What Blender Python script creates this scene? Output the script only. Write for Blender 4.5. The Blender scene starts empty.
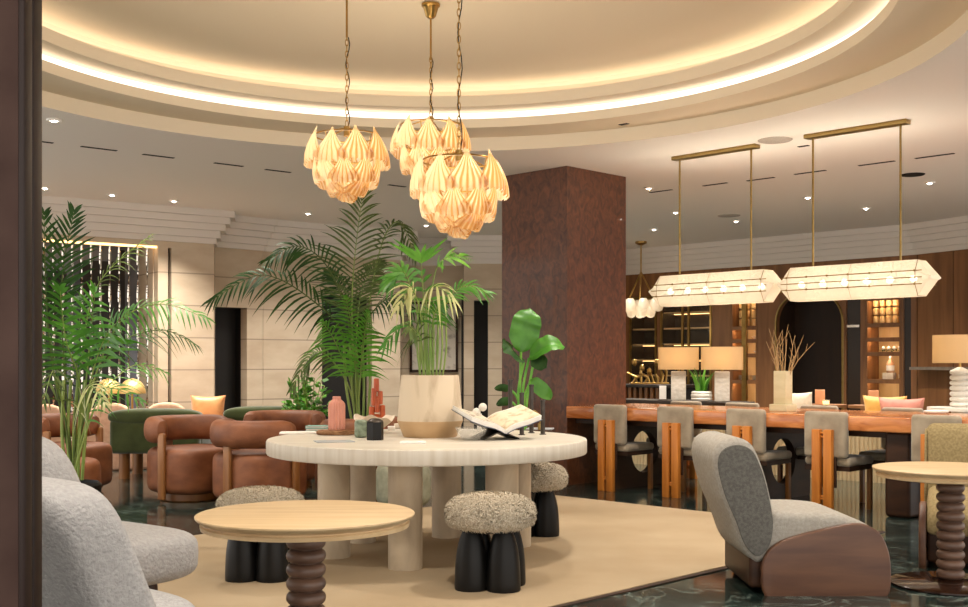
import bpy, math, random
from math import pi, sin, cos, radians, sqrt, atan2
from mathutils import Vector, Matrix, noise
random.seed(7)
SC = bpy.context.scene
COL = SC.collection
F, HZ, H = 1120.0, 364.0, 1.17          # focal length in pixels, horizon row, eye height
ZC = 3.08                               # ceiling height
R2 = sqrt(2)

def P(px, py, Y): return Vector(((px-484)*Y/F, Y, H-(py-HZ)*Y/F))
def PD(px, D): return ((px-484)*D/F, D)
def W(px, S):
    r = (px-484)/F; Y = S/(1+r); return (r*Y, Y)
def UV(u, v): return ((u+v)/R2, (v-u)/R2)
def U(px, S):
    x, y = W(px, S); return (x-y)/R2
def CEIL(px, py):
    Y = (ZC-H)*F/(HZ-py); return ((px-484)*Y/F, Y)

# ------------------------------------------------------------------ materials
def lin(c):
    c = c.lstrip('#'); o = []
    for i in (0, 2, 4):
        s = int(c[i:i+2], 16)/255
        o.append(s/12.92 if s <= .04045 else ((s+.055)/1.055)**2.4)
    return (*o, 1)
def pm(name, c1, c2=None, rough=.6, scale=(4, 4, 4), detail=4, metal=0, bump=0, bscale=60, lo=.35, hi=.65, spec=.5, coat=0, dist=0, sheen=0):
    m = bpy.data.materials.new(name); m.use_nodes = True
    nt = m.node_tree; N = nt.nodes; L = nt.links
    b = N['Principled BSDF']
    b.inputs['Base Color'].default_value = lin(c1); b.inputs['Roughness'].default_value = rough
    b.inputs['Metallic'].default_value = metal; b.inputs['Specular IOR Level'].default_value = spec if rough < .7 else .15
    b.inputs['Coat Weight'].default_value = coat
    if sheen: b.inputs['Sheen Weight'].default_value = sheen
    tc = N.new('ShaderNodeTexCoord')
    if c2:
        mp = N.new('ShaderNodeMapping'); mp.inputs['Scale'].default_value = scale
        nz = N.new('ShaderNodeTexNoise'); nz.inputs['Scale'].default_value = 1; nz.inputs['Detail'].default_value = detail
        nz.inputs['Distortion'].default_value = dist
        cr = N.new('ShaderNodeValToRGB')
        cr.color_ramp.elements[0].position = lo; cr.color_ramp.elements[1].position = hi
        cr.color_ramp.elements[0].color = lin(c1); cr.color_ramp.elements[1].color = lin(c2)
        L.new(tc.outputs['Object'], mp.inputs[0]); L.new(mp.outputs[0], nz.inputs['Vector'])
        L.new(nz.outputs['Fac'], cr.inputs[0]); L.new(cr.outputs[0], b.inputs['Base Color'])
    if bump:
        n2 = N.new('ShaderNodeTexNoise'); n2.inputs['Scale'].default_value = bscale; n2.inputs['Detail'].default_value = 3
        bp = N.new('ShaderNodeBump'); bp.inputs['Strength'].default_value = bump; bp.inputs['Distance'].default_value = .01
        L.new(tc.outputs['Object'], n2.inputs['Vector']); L.new(n2.outputs['Fac'], bp.inputs['Height'])
        L.new(bp.outputs[0], b.inputs['Normal'])
    return m
def emis(name, c, s):
    m = bpy.data.materials.new(name); m.use_nodes = True
    N = m.node_tree.nodes; N.remove(N['Principled BSDF'])
    e = N.new('ShaderNodeEmission'); e.inputs[0].default_value = lin(c); e.inputs[1].default_value = s
    m.node_tree.links.new(e.outputs[0], N['Material Output'].inputs[0]); return m

M = {}
M['plaster'] = pm('plaster', 'efe9e2', rough=.85)
M['dome'] = pm('warm_lit_plaster', 'eadcc4', rough=.8)  # plaster tinted beige; warm lamp light is put into the colour
M['crown'] = pm('crown_paint', 'ddd5cc', rough=.8)
M['walnut'] = pm('walnut_panel', '754c2b', '8e6038', .5, (9, 9, .8), 6, dist=.6)
M['burl'] = pm('burl_veneer', '432210', '6f4022', .42, (15, 15, 10), 9, lo=.3, hi=.7, dist=1.2, coat=.1)
M['orange_wood'] = pm('orange_wood', 'b0661f', 'cf8435', .4, (14, 14, 1.5), 5, dist=.5)
M['table_wood'] = pm('table_wood', 'a35a28', 'd48a50', .25, (3, 14, 14), 6, dist=.8, coat=.35)
M['dark_wood'] = pm('dark_wood', '2b1a10', '3b2415', .45, (3, 3, 12), 5, spec=.25)
M['panel_wood'] = pm('chair_panel_wood', '4b2c1b', '613f29', .45, (2, 18, 14), 5, dist=.4)
M['bead_wood'] = pm('bead_wood', '543c30', '715443', .45, (10, 10, 40), 5)
M['oak'] = pm('oak_top', 'bfa076', 'cdb188', .45, (2, 22, 8), 6, dist=.3)
M['brown_board'] = pm('chair_board_wood', '7a4a22', '91602f', .4, (14, 14, 2), 5)
M['trav'] = pm('travertine', 'd0c8ba', 'bfb3a0', .5, (26, 26, 1.2), 6, lo=.4, hi=.75)
M['trav_top'] = pm('travertine_top', 'd3cbbd', 'c3b8a6', .35, (2, 16, 4), 6, lo=.4, hi=.75)
M['trav_leg'] = pm('travertine_leg', 'c4b297', 'a29078', .55, (6, 6, 2.5), 7, lo=.35, hi=.75, dist=.8)
M['pot_stone'] = pm('planter_stone', 'c9b79d', '8a7052', .55, (5, 5, 1.8), 7, lo=.52, hi=.8, dist=1.0)
M['pot_stone2'] = pm('planter_base_stone', 'c0a078', 'b39167', .55, (5, 5, 9), 5)
M['leather'] = pm('rust_leather', '6b3a1b', '86502e', .55, (5, 5, 9), 6, bump=.15, bscale=90)
M['green_velvet'] = pm('green_velvet', '363d1b', '454d26', .8, (6, 6, 6), bump=.2, bscale=120, sheen=.4)
M['grey_fab'] = pm('grey_weave', '9a948a', 'a9a399', .9, (60, 60, 60), 3, bump=.5, bscale=260)
M['grey_side_shade'] = pm('shaded_grey_weave', '5c5954', '6d6a64', .9, (70, 70, 70), 3, bump=.5, bscale=260)  # shaded copy of the grey weave; side shade put into the colour
M['boucle'] = pm('boucle', 'a19e9c', 'adaaa8', .95, (60, 60, 60), 3, bump=.7, bscale=85)
M['khaki'] = pm('khaki_weave', '857450', '9a8862', .9, (70, 70, 70), 3, bump=.5, bscale=260)
M['suede'] = pm('taupe_suede', '8d806d', 'a89b86', .85, (7, 7, 7), 5, bump=.2, bscale=120, sheen=.3)
M['blush'] = pm('blush_fabric', 'c79a7e', 'd3a88c', .85, (20, 20, 20), bump=.2)
M['fur'] = pm('sheepskin', 'cdc1ad', '968972', .95, (130, 130, 130), 3, lo=.35, hi=.7)
M['black'] = pm('black_lacquer', '0b0a09', '110f0d', .45, (5, 5, 5), spec=.25)
M['black_metal'] = pm('bronze_metal', '3a342f', '4a433d', .4, (20, 20, 20), metal=.7)
M['brass'] = pm('brass', 'a98546', 'b9955a', .28, (8, 8, 8), metal=1)
M['lamp_brass'] = pm('lamp_brass', 'd2ae6c', 'dcbb7c', .45, (8, 8, 8), metal=.7)
M['antique_brass'] = pm('antique_brass', '8c7343', '9c8351', .35, (8, 8, 8), metal=1)
M['chrome'] = pm('polished_steel', 'c9c2b8', 'b5aea4', .12, (8, 8, 8), metal=1)
M['lit_shelf_wood'] = pm('lit_shelf_wood', 'c9a56e', 'd6b582', .5, (9, 9, 2), 5)  # walnut made lighter; golden glow of the shelves put into the colour
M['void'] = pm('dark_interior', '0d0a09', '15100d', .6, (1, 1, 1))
M['arch_dark'] = pm('dark_lacquered_wood', '26170b', '321e0f', .6, (6, 6, .7), 5)
M['leaf'] = pm('leaf_green', '3a741b', '52902c', .45, (9, 9, 9))
M['leaf_dark'] = pm('leaf_dark', '26421c', '385a28', .6, (9, 9, 9), spec=.2)
M['leaf_olive'] = pm('leaf_olive', '47582b', '5b6a38', .6, (9, 9, 9), spec=.2)
M['base_gloss'] = pm('gloss_base', '24140d', '321d12', .12, (9, 9, 9))
M['leaf_pale'] = pm('leaf_pale', 'a5ab68', 'bfbd84', .5, (9, 9, 9))
M['leaf_bright'] = pm('leaf_bright', '53982a', '78b63f', .45, (12, 12, 12))
M['stem'] = pm('stem_green', '6d8a38', '8c9c4c', .5, (9, 9, 3))
M['soil'] = pm('soil', '2c2018', '3a2b20', .95, (40, 40, 40), bump=.6)
M['white_ceramic'] = pm('white_ceramic', 'e6e1d8', 'd8d2c6', .35, (6, 6, 6))
M['plaster_lamp'] = pm('carved_plaster', 'e0d8cc', 'cfc5b6', .7, (14, 14, 30), bump=.5, bscale=30)
M['paper'] = pm('paper', 'e8e4dd', 'ddd8d0', .7, (9, 9, 9))
M['cream'] = pm('cream_fabric', 'd9ccba', 'cbbda9', .85, (20, 20, 20), bump=.2)
M['flute'] = pm('cream_flutes', 'd8c39a', 'cab48a', .6, (6, 6, 1))
M['pink'] = pm('pink_glaze', 'c98570', 'd4947f', .4, (5, 5, 3))
M['terracotta'] = pm('orange_glaze', 'a5461c', 'bd5a28', .35, (9, 9, 5))
M['green_marble'] = pm('green_marble_small', '59664f', '84927c', .35, (30, 30, 30), 5)
M['sage'] = pm('sage_fabric', '8a8a76', '9a9a86', .85, (20, 20, 20), bump=.2)
M['sand'] = pm('sand_ceramic', 'c9bb92', 'd4c8a2', .5, (5, 5, 14))
M['twig'] = pm('twig', 'a8875c', 'c0a176', .7, (20, 20, 20))
M['amber'] = pm('amber_block', 'e8bd7a', 'f3d69c', .4, (12, 12, 12))
M['gold_pillow'] = pm('gold_silk', 'c9953f', 'd9a852', .5, (9, 9, 9), sheen=.3)
M['peach_pillow'] = pm('peach_silk', 'bd7a42', 'cb8f54', .45, (9, 9, 9), sheen=.3)
M['rose_pillow'] = pm('rose_fabric', 'b97d70', 'c78c7e', .7, (9, 9, 9))
M['jamb'] = pm('mauve_stone', '30201b', '3e2d27', .7, (7, 7, 7), 6)
M['jamb_wood'] = pm('polished_jamb_wood', '170904', '200f08', .45, (20, 20, 1), 4, spec=.25)
M['vent'] = pm('vent_black', '1a1817', '24211f', .7, (9, 9, 9))
M['speaker'] = pm('speaker_grille', 'b5aca2', 'aaa198', .8, (60, 60, 60))
M['teal'] = pm('teal_cloth', '6f9b90', '86ada2', .6, (9, 9, 9))
M['print'] = pm('book_print', 'cfc3ae', '54432f', .6, (26, 26, 26), 5, lo=.5, hi=.68)
M['print2'] = pm('book_print_pale', 'ddcfb4', 'a1845a', .6, (18, 18, 18), 5, lo=.5, hi=.75)
M['tray_wood'] = pm('rough_wood_tray', '6c4a30', 'a07a58', .7, (30, 30, 60), 5)
M['sketch'] = pm('ink_sketch', 'ddd5c8', '8f8578', .7, (7, 7, 9), 7, lo=.55, hi=.72)
M['bluegrey'] = pm('mirror_glass_panel', '5d626c', '7c8088', .25, (2, 2, .6), 4)
M['bottle'] = pm('bottle_glass', 'b88a66', 'cda583', .2, (9, 9, 9))
M['darkglass'] = pm('dark_glass_backing', '1c120a', '2c1d10', .4, (3, 3, 1))

# stone wall: horizontal joints cut into the blocks
def stone_wall():
    m = pm('limestone_blocks', 'cabaa3', 'bca992', .75, (2.2, 2.2, 5), 5)
    nt = m.node_tree; N = nt.nodes; L = nt.links; b = N['Principled BSDF']
    src = b.inputs['Base Color'].links[0].from_socket
    tc = N.new('ShaderNodeTexCoord'); sp = N.new('ShaderNodeSeparateXYZ'); L.new(tc.outputs['Object'], sp.inputs[0])
    a = N.new('ShaderNodeMath'); a.operation = 'ADD'; a.inputs[1].default_value = 10*.40-.29
    L.new(sp.outputs[2], a.inputs[0])
    q = N.new('ShaderNodeMath'); q.operation = 'MODULO'; q.inputs[1].default_value = .40; L.new(a.outputs[0], q.inputs[0])
    c = N.new('ShaderNodeMath'); c.operation = 'LESS_THAN'; c.inputs[1].default_value = .016; L.new(q.outputs[0], c.inputs[0])
    mx = N.new('ShaderNodeMixRGB'); mx.inputs[2].default_value = lin('9a8c7b'); L.new(c.outputs[0], mx.inputs[0]); L.new(src, mx.inputs[1])
    L.new(mx.outputs[0], b.inputs['Base Color']); return m
M['stone'] = stone_wall()
# polished green marble slabs with pale veins and thin joints at 45 degrees
def marble_floor():
    m = pm('green_marble_floor', '18221f', '2c3a36', .09, (1.7, 1.7, 1.7), 9, lo=.3, hi=.75, dist=1.4)
    nt = m.node_tree; N = nt.nodes; L = nt.links; b = N['Principled BSDF']
    src = b.inputs['Base Color'].links[0].from_socket
    tc = N.new('ShaderNodeTexCoord')
    nz = N.new('ShaderNodeTexNoise'); nz.inputs['Scale'].default_value = 1.6; nz.inputs['Detail'].default_value = 9; nz.inputs['Distortion'].default_value = 2.2
    L.new(tc.outputs['Object'], nz.inputs['Vector'])
    cr = N.new('ShaderNodeValToRGB'); e = cr.color_ramp.elements
    e[0].position = .485; e[0].color = (0, 0, 0, 1); e[1].position = .515; e[1].color = (0, 0, 0, 1)
    k = e.new(.5); k.color = (.45, .45, .45, 1)
    L.new(nz.outputs['Fac'], cr.inputs[0])
    mx = N.new('ShaderNodeMixRGB'); mx.inputs[2].default_value = lin('8fa096'); L.new(cr.outputs[0], mx.inputs[0]); L.new(src, mx.inputs[1])
    mp = N.new('ShaderNodeMapping'); mp.inputs['Rotation'].default_value = (0, 0, radians(45)); L.new(tc.outputs['Object'], mp.inputs[0])
    br = N.new('ShaderNodeTexBrick'); br.offset = 0; br.inputs['Scale'].default_value = 1.0
    br.inputs['Brick Width'].default_value = .9; br.inputs['Row Height'].default_value = .9; br.inputs['Mortar Size'].default_value = .004
    br.inputs['Color1'].default_value = (0, 0, 0, 1); br.inputs['Color2'].default_value = (0, 0, 0, 1); br.inputs['Mortar'].default_value = (1, 1, 1, 1)
    L.new(mp.outputs[0], br.inputs['Vector'])
    m2 = N.new('ShaderNodeMixRGB'); m2.inputs[2].default_value = lin('0c1110'); L.new(br.outputs['Color'], m2.inputs[0]); L.new(mx.outputs[0], m2.inputs[1])
    L.new(m2.outputs[0], b.inputs['Base Color']); return m
M['marble'] = marble_floor()
M['rug'] = pm('wool_carpet', 'ad9a7e', '9b8669', .95, (1.3, 1.3, 1.3), 6, lo=.3, hi=.75, bump=.35, bscale=220)

def glassy(name, c, trans, tl, bump=.5, bscale=40, glow=0, gc='ffe0a8'):
    m = bpy.data.materials.new(name); m.use_nodes = True
    nt = m.node_tree; N = nt.nodes; L = nt.links; N.remove(N['Principled BSDF']); o = N['Material Output']
    t = N.new('ShaderNodeBsdfTransparent'); t.inputs[0].default_value = (1, 1, 1, 1)
    l = N.new('ShaderNodeBsdfTranslucent'); l.inputs[0].default_value = lin(c)
    d = N.new('ShaderNodeBsdfDiffuse'); d.inputs[0].default_value = lin(c)
    g = N.new('ShaderNodeBsdfGlossy'); g.inputs['Roughness'].default_value = .25
    tc = N.new('ShaderNodeTexCoord'); nz = N.new('ShaderNodeTexNoise'); nz.inputs['Scale'].default_value = bscale
    bp = N.new('ShaderNodeBump'); bp.inputs['Strength'].default_value = bump; bp.inputs['Distance'].default_value = .01
    L.new(tc.outputs['Object'], nz.inputs['Vector']); L.new(nz.outputs['Fac'], bp.inputs['Height'])
    for s in (l, d, g): L.new(bp.outputs[0], s.inputs['Normal'])
    def mix(f, a, b):
        x = N.new('ShaderNodeMixShader'); x.inputs[0].default_value = f; L.new(a, x.inputs[1]); L.new(b, x.inputs[2]); return x.outputs[0]
    s = mix(tl, d.outputs[0], l.outputs[0]); s = mix(.08, s, g.outputs[0]); s = mix(trans, s, t.outputs[0])
    if glow:
        e = N.new('ShaderNodeEmission'); e.inputs[0].default_value = lin(gc); e.inputs[1].default_value = glow
        a = N.new('ShaderNodeAddShader'); L.new(s, a.inputs[0]); L.new(e.outputs[0], a.inputs[1]); s = a.outputs[0]
    L.new(s, o.inputs[0]); return m
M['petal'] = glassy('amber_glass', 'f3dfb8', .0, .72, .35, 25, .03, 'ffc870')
M['panel_glass'] = glassy('cast_glass', 'efe8da', .14, .62, 1.0, 45, .02, 'ffe6b8')
M['shade'] = glassy('linen_shade', 'cba775', 0, .6, .4, 200, .05, 'ffc98a')
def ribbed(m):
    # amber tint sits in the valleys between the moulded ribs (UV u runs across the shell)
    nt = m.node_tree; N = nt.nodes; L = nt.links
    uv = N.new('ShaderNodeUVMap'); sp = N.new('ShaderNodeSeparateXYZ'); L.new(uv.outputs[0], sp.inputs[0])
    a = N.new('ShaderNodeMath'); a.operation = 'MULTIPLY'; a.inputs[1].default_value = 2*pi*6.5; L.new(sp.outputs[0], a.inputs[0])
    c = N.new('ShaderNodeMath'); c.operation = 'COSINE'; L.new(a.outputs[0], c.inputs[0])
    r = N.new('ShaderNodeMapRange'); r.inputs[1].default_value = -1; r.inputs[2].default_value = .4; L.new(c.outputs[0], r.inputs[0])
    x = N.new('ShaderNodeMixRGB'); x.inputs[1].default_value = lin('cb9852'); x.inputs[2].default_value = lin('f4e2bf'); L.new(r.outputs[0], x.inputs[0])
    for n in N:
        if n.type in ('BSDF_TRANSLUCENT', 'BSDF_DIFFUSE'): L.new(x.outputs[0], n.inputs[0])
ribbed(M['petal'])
M['clear_glass'] = glassy('clear_glass', 'f2f0e8', .82, .3, .1, 8)
M['pane'] = glassy('cabinet_glass', '8a7c68', .93, .2, .05, 3)
M['white_glass'] = glassy('opal_glass', 'f5ead8', .1, .6, .2, 20, .12, 'ffe8c4')
M['led'] = emis('led_strip', 'ffefdf', 1.7)
M['led_warm'] = emis('led_strip_warm', 'ffefdb', 3.2)
M['niche_led'] = emis('niche_led', 'ffdcb0', 20)
M['niche_led2'] = emis('niche_led_soft', 'ffc47c', 3.2)
M['bulb'] = emis('bulb_warm', 'ffe9c4', 14)
M['bulb_dim'] = emis('bulb_dim', 'ffd9a0', 1.5)
M['bulb_small'] = emis('bulb_small', 'ffe9c4', 5)
M['spot_lens'] = emis('downlight_lens', 'fff0dc', 60)
M['candle'] = emis('candle_flame', 'ffd070', 3)

# ------------------------------------------------------------------ mesh helpers
class MB:
    def __init__(s): s.v = []; s.f = []; s.mi = []; s.mats = []; s.cur = 0
    def use(s, m):
        if m not in s.mats: s.mats.append(m)
        s.cur = s.mats.index(m); return s
    def add(s, vs, fs, T=None):
        o = len(s.v)
        s.v += [tuple(T @ Vector(v)) if T else tuple(v) for v in vs]
        for f in fs: s.f.append([i+o for i in f]); s.mi.append(s.cur)
        return s
    def box(s, x0, x1, y0, y1, z0, z1, T=None):
        v = [(x, y, z) for z in (z0, z1) for y in (y0, y1) for x in (x0, x1)]
        return s.add(v, [(0, 2, 3, 1), (4, 5, 7, 6), (0, 1, 5, 4), (2, 6, 7, 3), (0, 4, 6, 2), (1, 3, 7, 5)], T)
    def rbox(s, x0, x1, y0, y1, z0, z1, r=.02, n=4, T=None):
        cx, cy, cz = (x0+x1)/2, (y0+y1)/2, (z0+z1)/2
        hx, hy, hz = (x1-x0)/2, (y1-y0)/2, (z1-z0)/2
        rx = (min(r, hx), min(r, hy), min(r, hz)) if not isinstance(r, tuple) else r
        ph = [(-pi/2+pi/2*i/n, -1) for i in range(n+1)]+[(pi/2*i/n, 1) for i in range(n+1)]
        th = [(q*pi/2+pi/2*i/n, (1 if q in (0, 3) else -1), (1 if q in (0, 1) else -1)) for q in range(4) for i in range(n+1)]
        vs = []
        for p, sz in ph:
            for t, sx, sy in th:
                vs.append((cx+sx*(hx-rx[0])+rx[0]*cos(p)*cos(t), cy+sy*(hy-rx[1])+rx[1]*cos(p)*sin(t), cz+sz*(hz-rx[2])+rx[2]*sin(p)))
        m = len(th); fs = []
        for i in range(len(ph)-1):
            for j in range(m):
                fs.append((i*m+j, i*m+(j+1) % m, (i+1)*m+(j+1) % m, (i+1)*m+j))
        fs.append(tuple(range(m-1, -1, -1))); k = (len(ph)-1)*m; fs.append(tuple(range(k, k+m)))
        return s.add(vs, fs, T)
    def lathe(s, prof, seg=32, c=(0, 0), T=None, rib=0, nrib=0):
        vs = []; fs = []
        for r, z in prof:
            for i in range(seg):
                a = 2*pi*i/seg; rr = max(r, 1e-4)*(1+(rib*cos(nrib*a) if r > .001 else 0))
                vs.append((c[0]+rr*cos(a), c[1]+rr*sin(a), z))
        for k in range(len(prof)-1):
            for i in range(seg):
                fs.append((k*seg+i, k*seg+(i+1) % seg, (k+1)*seg+(i+1) % seg, (k+1)*seg+i))
        if prof[0][0] > .001: fs.append(tuple(range(seg-1, -1, -1)))
        if prof[-1][0] > .001: fs.append(tuple(range((len(prof)-1)*seg, len(prof)*seg)))
        return s.add(vs, fs, T)
    def cyl(s, x, y, z0, z1, r, r2=None, seg=24, T=None):
        return s.lathe([(r, z0), (r if r2 is None else r2, z1)], seg, (x, y), T)
    def sphere(s, c, r, seg=16, T=None, sq=(1, 1, 1)):
        n = seg//2; vs = []; fs = []
        for i in range(n+1):
            p = -pi/2+pi*i/n
            for j in range(seg):
                t = 2*pi*j/seg
                vs.append((c[0]+sq[0]*r*cos(p)*cos(t), c[1]+sq[1]*r*cos(p)*sin(t), c[2]+sq[2]*r*sin(p)))
        for i in range(n):
            for j in range(seg):
                fs.append((i*seg+j, i*seg+(j+1) % seg, (i+1)*seg+(j+1) % seg, (i+1)*seg+j))
        return s.add(vs, fs, T)
    def sup(s, c, a, e1=.5, e2=.5, seg=32, T=None, fn=None):   # superellipsoid cushion
        def pw(x, e): return math.copysign(abs(x)**e, x)
        n = seg//2; vs = []; fs = []
        for i in range(n+1):
            p = -pi/2+pi*i/n
            for j in range(seg):
                t = 2*pi*j/seg
                q = Vector((a[0]*pw(cos(p), e1)*pw(cos(t), e2), a[1]*pw(cos(p), e1)*pw(sin(t), e2), a[2]*pw(sin(p), e1)))
                if fn: q = fn(q)
                vs.append((c[0]+q[0], c[1]+q[1], c[2]+q[2]))
        for i in range(n):
            for j in range(seg):
                fs.append((i*seg+j, i*seg+(j+1) % seg, (i+1)*seg+(j+1) % seg, (i+1)*seg+j))
        return s.add(vs, fs, T)
    def tube(s, pts, r, seg=8, T=None, closed=False):
        pts = [Vector(p) for p in pts]; n = len(pts)
        rs = r if isinstance(r, (list, tuple)) else [r]*n
        vs = []; fs = []; prev = None
        for i, p in enumerate(pts):
            if closed: t = (pts[(i+1) % n]-pts[i-1]).normalized()
            else: t = (pts[min(i+1, n-1)]-pts[max(i-1, 0)]).normalized()
            if prev is None:
                a = Vector((0, 0, 1)) if abs(t.z) < .9 else Vector((1, 0, 0)); nn = t.cross(a).normalized()
            else: nn = (prev-t*prev.dot(t)).normalized()
            prev = nn; bb = t.cross(nn)
            for j in range(seg):
                a = 2*pi*j/seg; vs.append(tuple(p+(nn*cos(a)+bb*sin(a))*rs[i]))
        m = n if closed else n-1
        for i in range(m):
            for j in range(seg):
                k = (i+1) % n
                fs.append((i*seg+j, i*seg+(j+1) % seg, k*seg+(j+1) % seg, k*seg+j))
        if not closed: fs.append(tuple(range(seg-1, -1, -1))); fs.append(tuple(range((n-1)*seg, n*seg)))
        return s.add(vs, fs, T)
    def prism(s, poly, z0, z1, T=None):
        n = len(poly); vs = [(x, y, z0) for x, y in poly]+[(x, y, z1) for x, y in poly]
        fs = [tuple(range(n-1, -1, -1)), tuple(range(n, 2*n))]+[(i, (i+1) % n, n+(i+1) % n, n+i) for i in range(n)]
        return s.add(vs, fs, T)
    def slab(s, poly, y0, y1, r=.02, n=4, T=None):
        # outline in the XZ plane, extruded along Y with rounded rims
        m = len(poly); pv = [Vector(p) for p in poly]
        ar = sum(pv[i].x*pv[(i+1) % m].y-pv[(i+1) % m].x*pv[i].y for i in range(m)); sg = 1 if ar > 0 else -1
        nr = []
        for i in range(m):
            d = (pv[(i+1) % m]-pv[i-1]).normalized(); nr.append(Vector((-d.y, d.x))*sg)
        ring2 = [(y0+r-r*cos(pi/2*i/n), r-r*sin(pi/2*i/n)) for i in range(n+1)]
        ring2 += [(y0+y1-y, ins) for y, ins in reversed(ring2)]
        vs = []; fs = []
        for y, ins in ring2:
            for p, q in zip(pv, nr):
                w = p+q*ins; vs.append((w.x, y, w.y))
        for k in range(len(ring2)-1):
            for i in range(m): fs.append((k*m+i, k*m+(i+1) % m, (k+1)*m+(i+1) % m, (k+1)*m+i))
        fs.append(tuple(range(m))); fs.append(tuple(range(len(vs)-m, len(vs))))
        return s.add(vs, fs, T)
    def build(s, name, mat=None, parent=None, smooth=35, loc=None):
        me = bpy.data.meshes.new(name); me.from_pydata(s.v, [], s.f)
        mats = s.mats if s.mats else [mat]
        for k in mats: me.materials.append(M[k] if isinstance(k, str) else k)
        if s.mats: me.polygons.foreach_set('material_index', s.mi)
        import bmesh
        bm = bmesh.new(); bm.from_mesh(me)
        bmesh.ops.remove_doubles(bm, verts=bm.verts, dist=1e-5)
        bmesh.ops.recalc_face_normals(bm, faces=bm.faces); bm.to_mesh(me); bm.free()
        if smooth:
            me.polygons.foreach_set('use_smooth', [True]*len(me.polygons)); me.set_sharp_from_angle(angle=radians(smooth))
        o = bpy.data.objects.new(name, me); COL.objects.link(o)
        if parent: o.parent = parent
        if loc: o.location = loc
        return o
def tag(o, label, cat, group=None):
    o['label'] = label; o['category'] = cat
    if group: o['group'] = group
    return o
def thing(name, label, cat, loc=(0, 0, 0), rz=0, group=None):
    o = bpy.data.objects.new(name, None); COL.objects.link(o); o.empty_display_size = .1
    o.location = loc; o.rotation_euler = (0, 0, rz); return tag(o, label, cat, group)
def struct(o): o['kind'] = 'structure'; return o
def dup(root, loc, rz, label, group=None, scale=None):
    def cp(o, par):
        c = o.copy(); COL.objects.link(c)
        if par: c.parent = par
        for ch in list(o.children):
            if ch is not c: cp(ch, c)
        return c
    r = cp(root, None); r.location = loc; r.rotation_euler = (0, 0, rz); r['label'] = label
    if group: r['group'] = group
    if scale: r.scale = scale
    return r
def crom(pts, n=8, closed=False):
    pts = [Vector(p) for p in pts]; m = len(pts); out = []
    for i in range(m if closed else m-1):
        if closed: a, b, c, d = pts[i-1], pts[i], pts[(i+1) % m], pts[(i+2) % m]
        else: a, b, c, d = pts[max(i-1, 0)], pts[i], pts[i+1], pts[min(i+2, m-1)]
        for k in range(n):
            t = k/n
            out.append(.5*((2*b)+(c-a)*t+(2*a-5*b+4*c-d)*t*t+(3*b-a-3*c+d)*t**3))
    if not closed: out.append(pts[-1])
    return out
# ================================================================== THE ROOM
DCX, DCY = -.413, 6.845                  # centre of the round ceiling recess
S1 = 21.45                               # x+y on the panelled wall
# floor
struct(MB().box(-9, 9, -.5, 21, -.05, 0).build('floor', 'marble'))
# flat ceiling with a round hole, and the stepped recess
def ring_ceiling():
    m = MB().use('plaster'); n = 96; R0 = 3.21; B = (-9, 9.5, -.5, 21)
    vs = []; fs = []
    for i in range(n):
        a = 2*pi*i/n; c, s_ = cos(a), sin(a)
        vs.append((DCX+R0*c, DCY+R0*s_, ZC))
        tx = ((B[1]-DCX) if c > 0 else (B[0]-DCX))/c if abs(c) > 1e-6 else 1e9
        ty = ((B[3]-DCY) if s_ > 0 else (B[2]-DCY))/s_ if abs(s_) > 1e-6 else 1e9
        t = min(tx, ty); vs.append((DCX+t*c, DCY+t*s_, ZC))
    for i in range(n):
        k = (i+1) % n; fs.append((2*i, 2*k, 2*k+1, 2*i+1))
    m.add(vs, fs)
    # corners of the rectangle
    m.box(-9, 9.5, -.5, 21, 3.72, 3.8)
    m.use('dome')
    prof = [(3.21, 3.08), (3.21, 3.198), (2.787, 3.198), (2.787, 3.275), (2.81, 3.275), (2.81, 3.262), (2.90, 3.262), (2.90, 3.345), (2.63, 3.345),
            (2.63, 3.437), (2.66, 3.437), (2.66, 3.38), (2.86, 3.38), (2.86, 3.53), (2.83, 3.56), (2.6, 3.565), (1.6, 3.57), (0.001, 3.572)]
    n = 128; vs = []; fs = []
    for r, z in prof:
        for i in range(n): vs.append((DCX+r*cos(2*pi*i/n), DCY+r*sin(2*pi*i/n), z))
    for k in range(len(prof)-1):
        for i in range(n): fs.append((k*n+i, k*n+(i+1) % n, (k+1)*n+(i+1) % n, (k+1)*n+i))
    m.add(vs, fs)
    o = m.build('ceiling', smooth=25)
    for p in o.data.polygons: p.use_smooth = p.material_index == 1
    return o
struct(ring_ceiling())
def ring_strip(name, r0, z0, r1, z1, mat, label):
    m = MB(); n = 128; vs = []; fs = []
    q = [(r0, z0), (r1, z1), (r1+.008, z1-.008), (r0+.008, z0-.008)]
    for r, z in q:
        for i in range(n): vs.append((DCX+r*cos(2*pi*i/n), DCY+r*sin(2*pi*i/n), z))
    for k in range(4):
        for i in range(n): fs.append((k*n+i, k*n+(i+1) % n, ((k+1) % 4)*n+(i+1) % n, ((k+1) % 4)*n+i))
    m.add(vs, fs); return tag(m.build(name, mat), label, 'cove light')
ring_strip('cove_light', 2.815, 3.278, 2.86, 3.34, 'led', 'white led band in the lower step of the round ceiling recess')
ring_strip('cove_light', 2.79, 3.385, 2.845, 3.40, 'led_warm', 'warm led strip behind the upper lip of the round ceiling recess')

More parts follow.
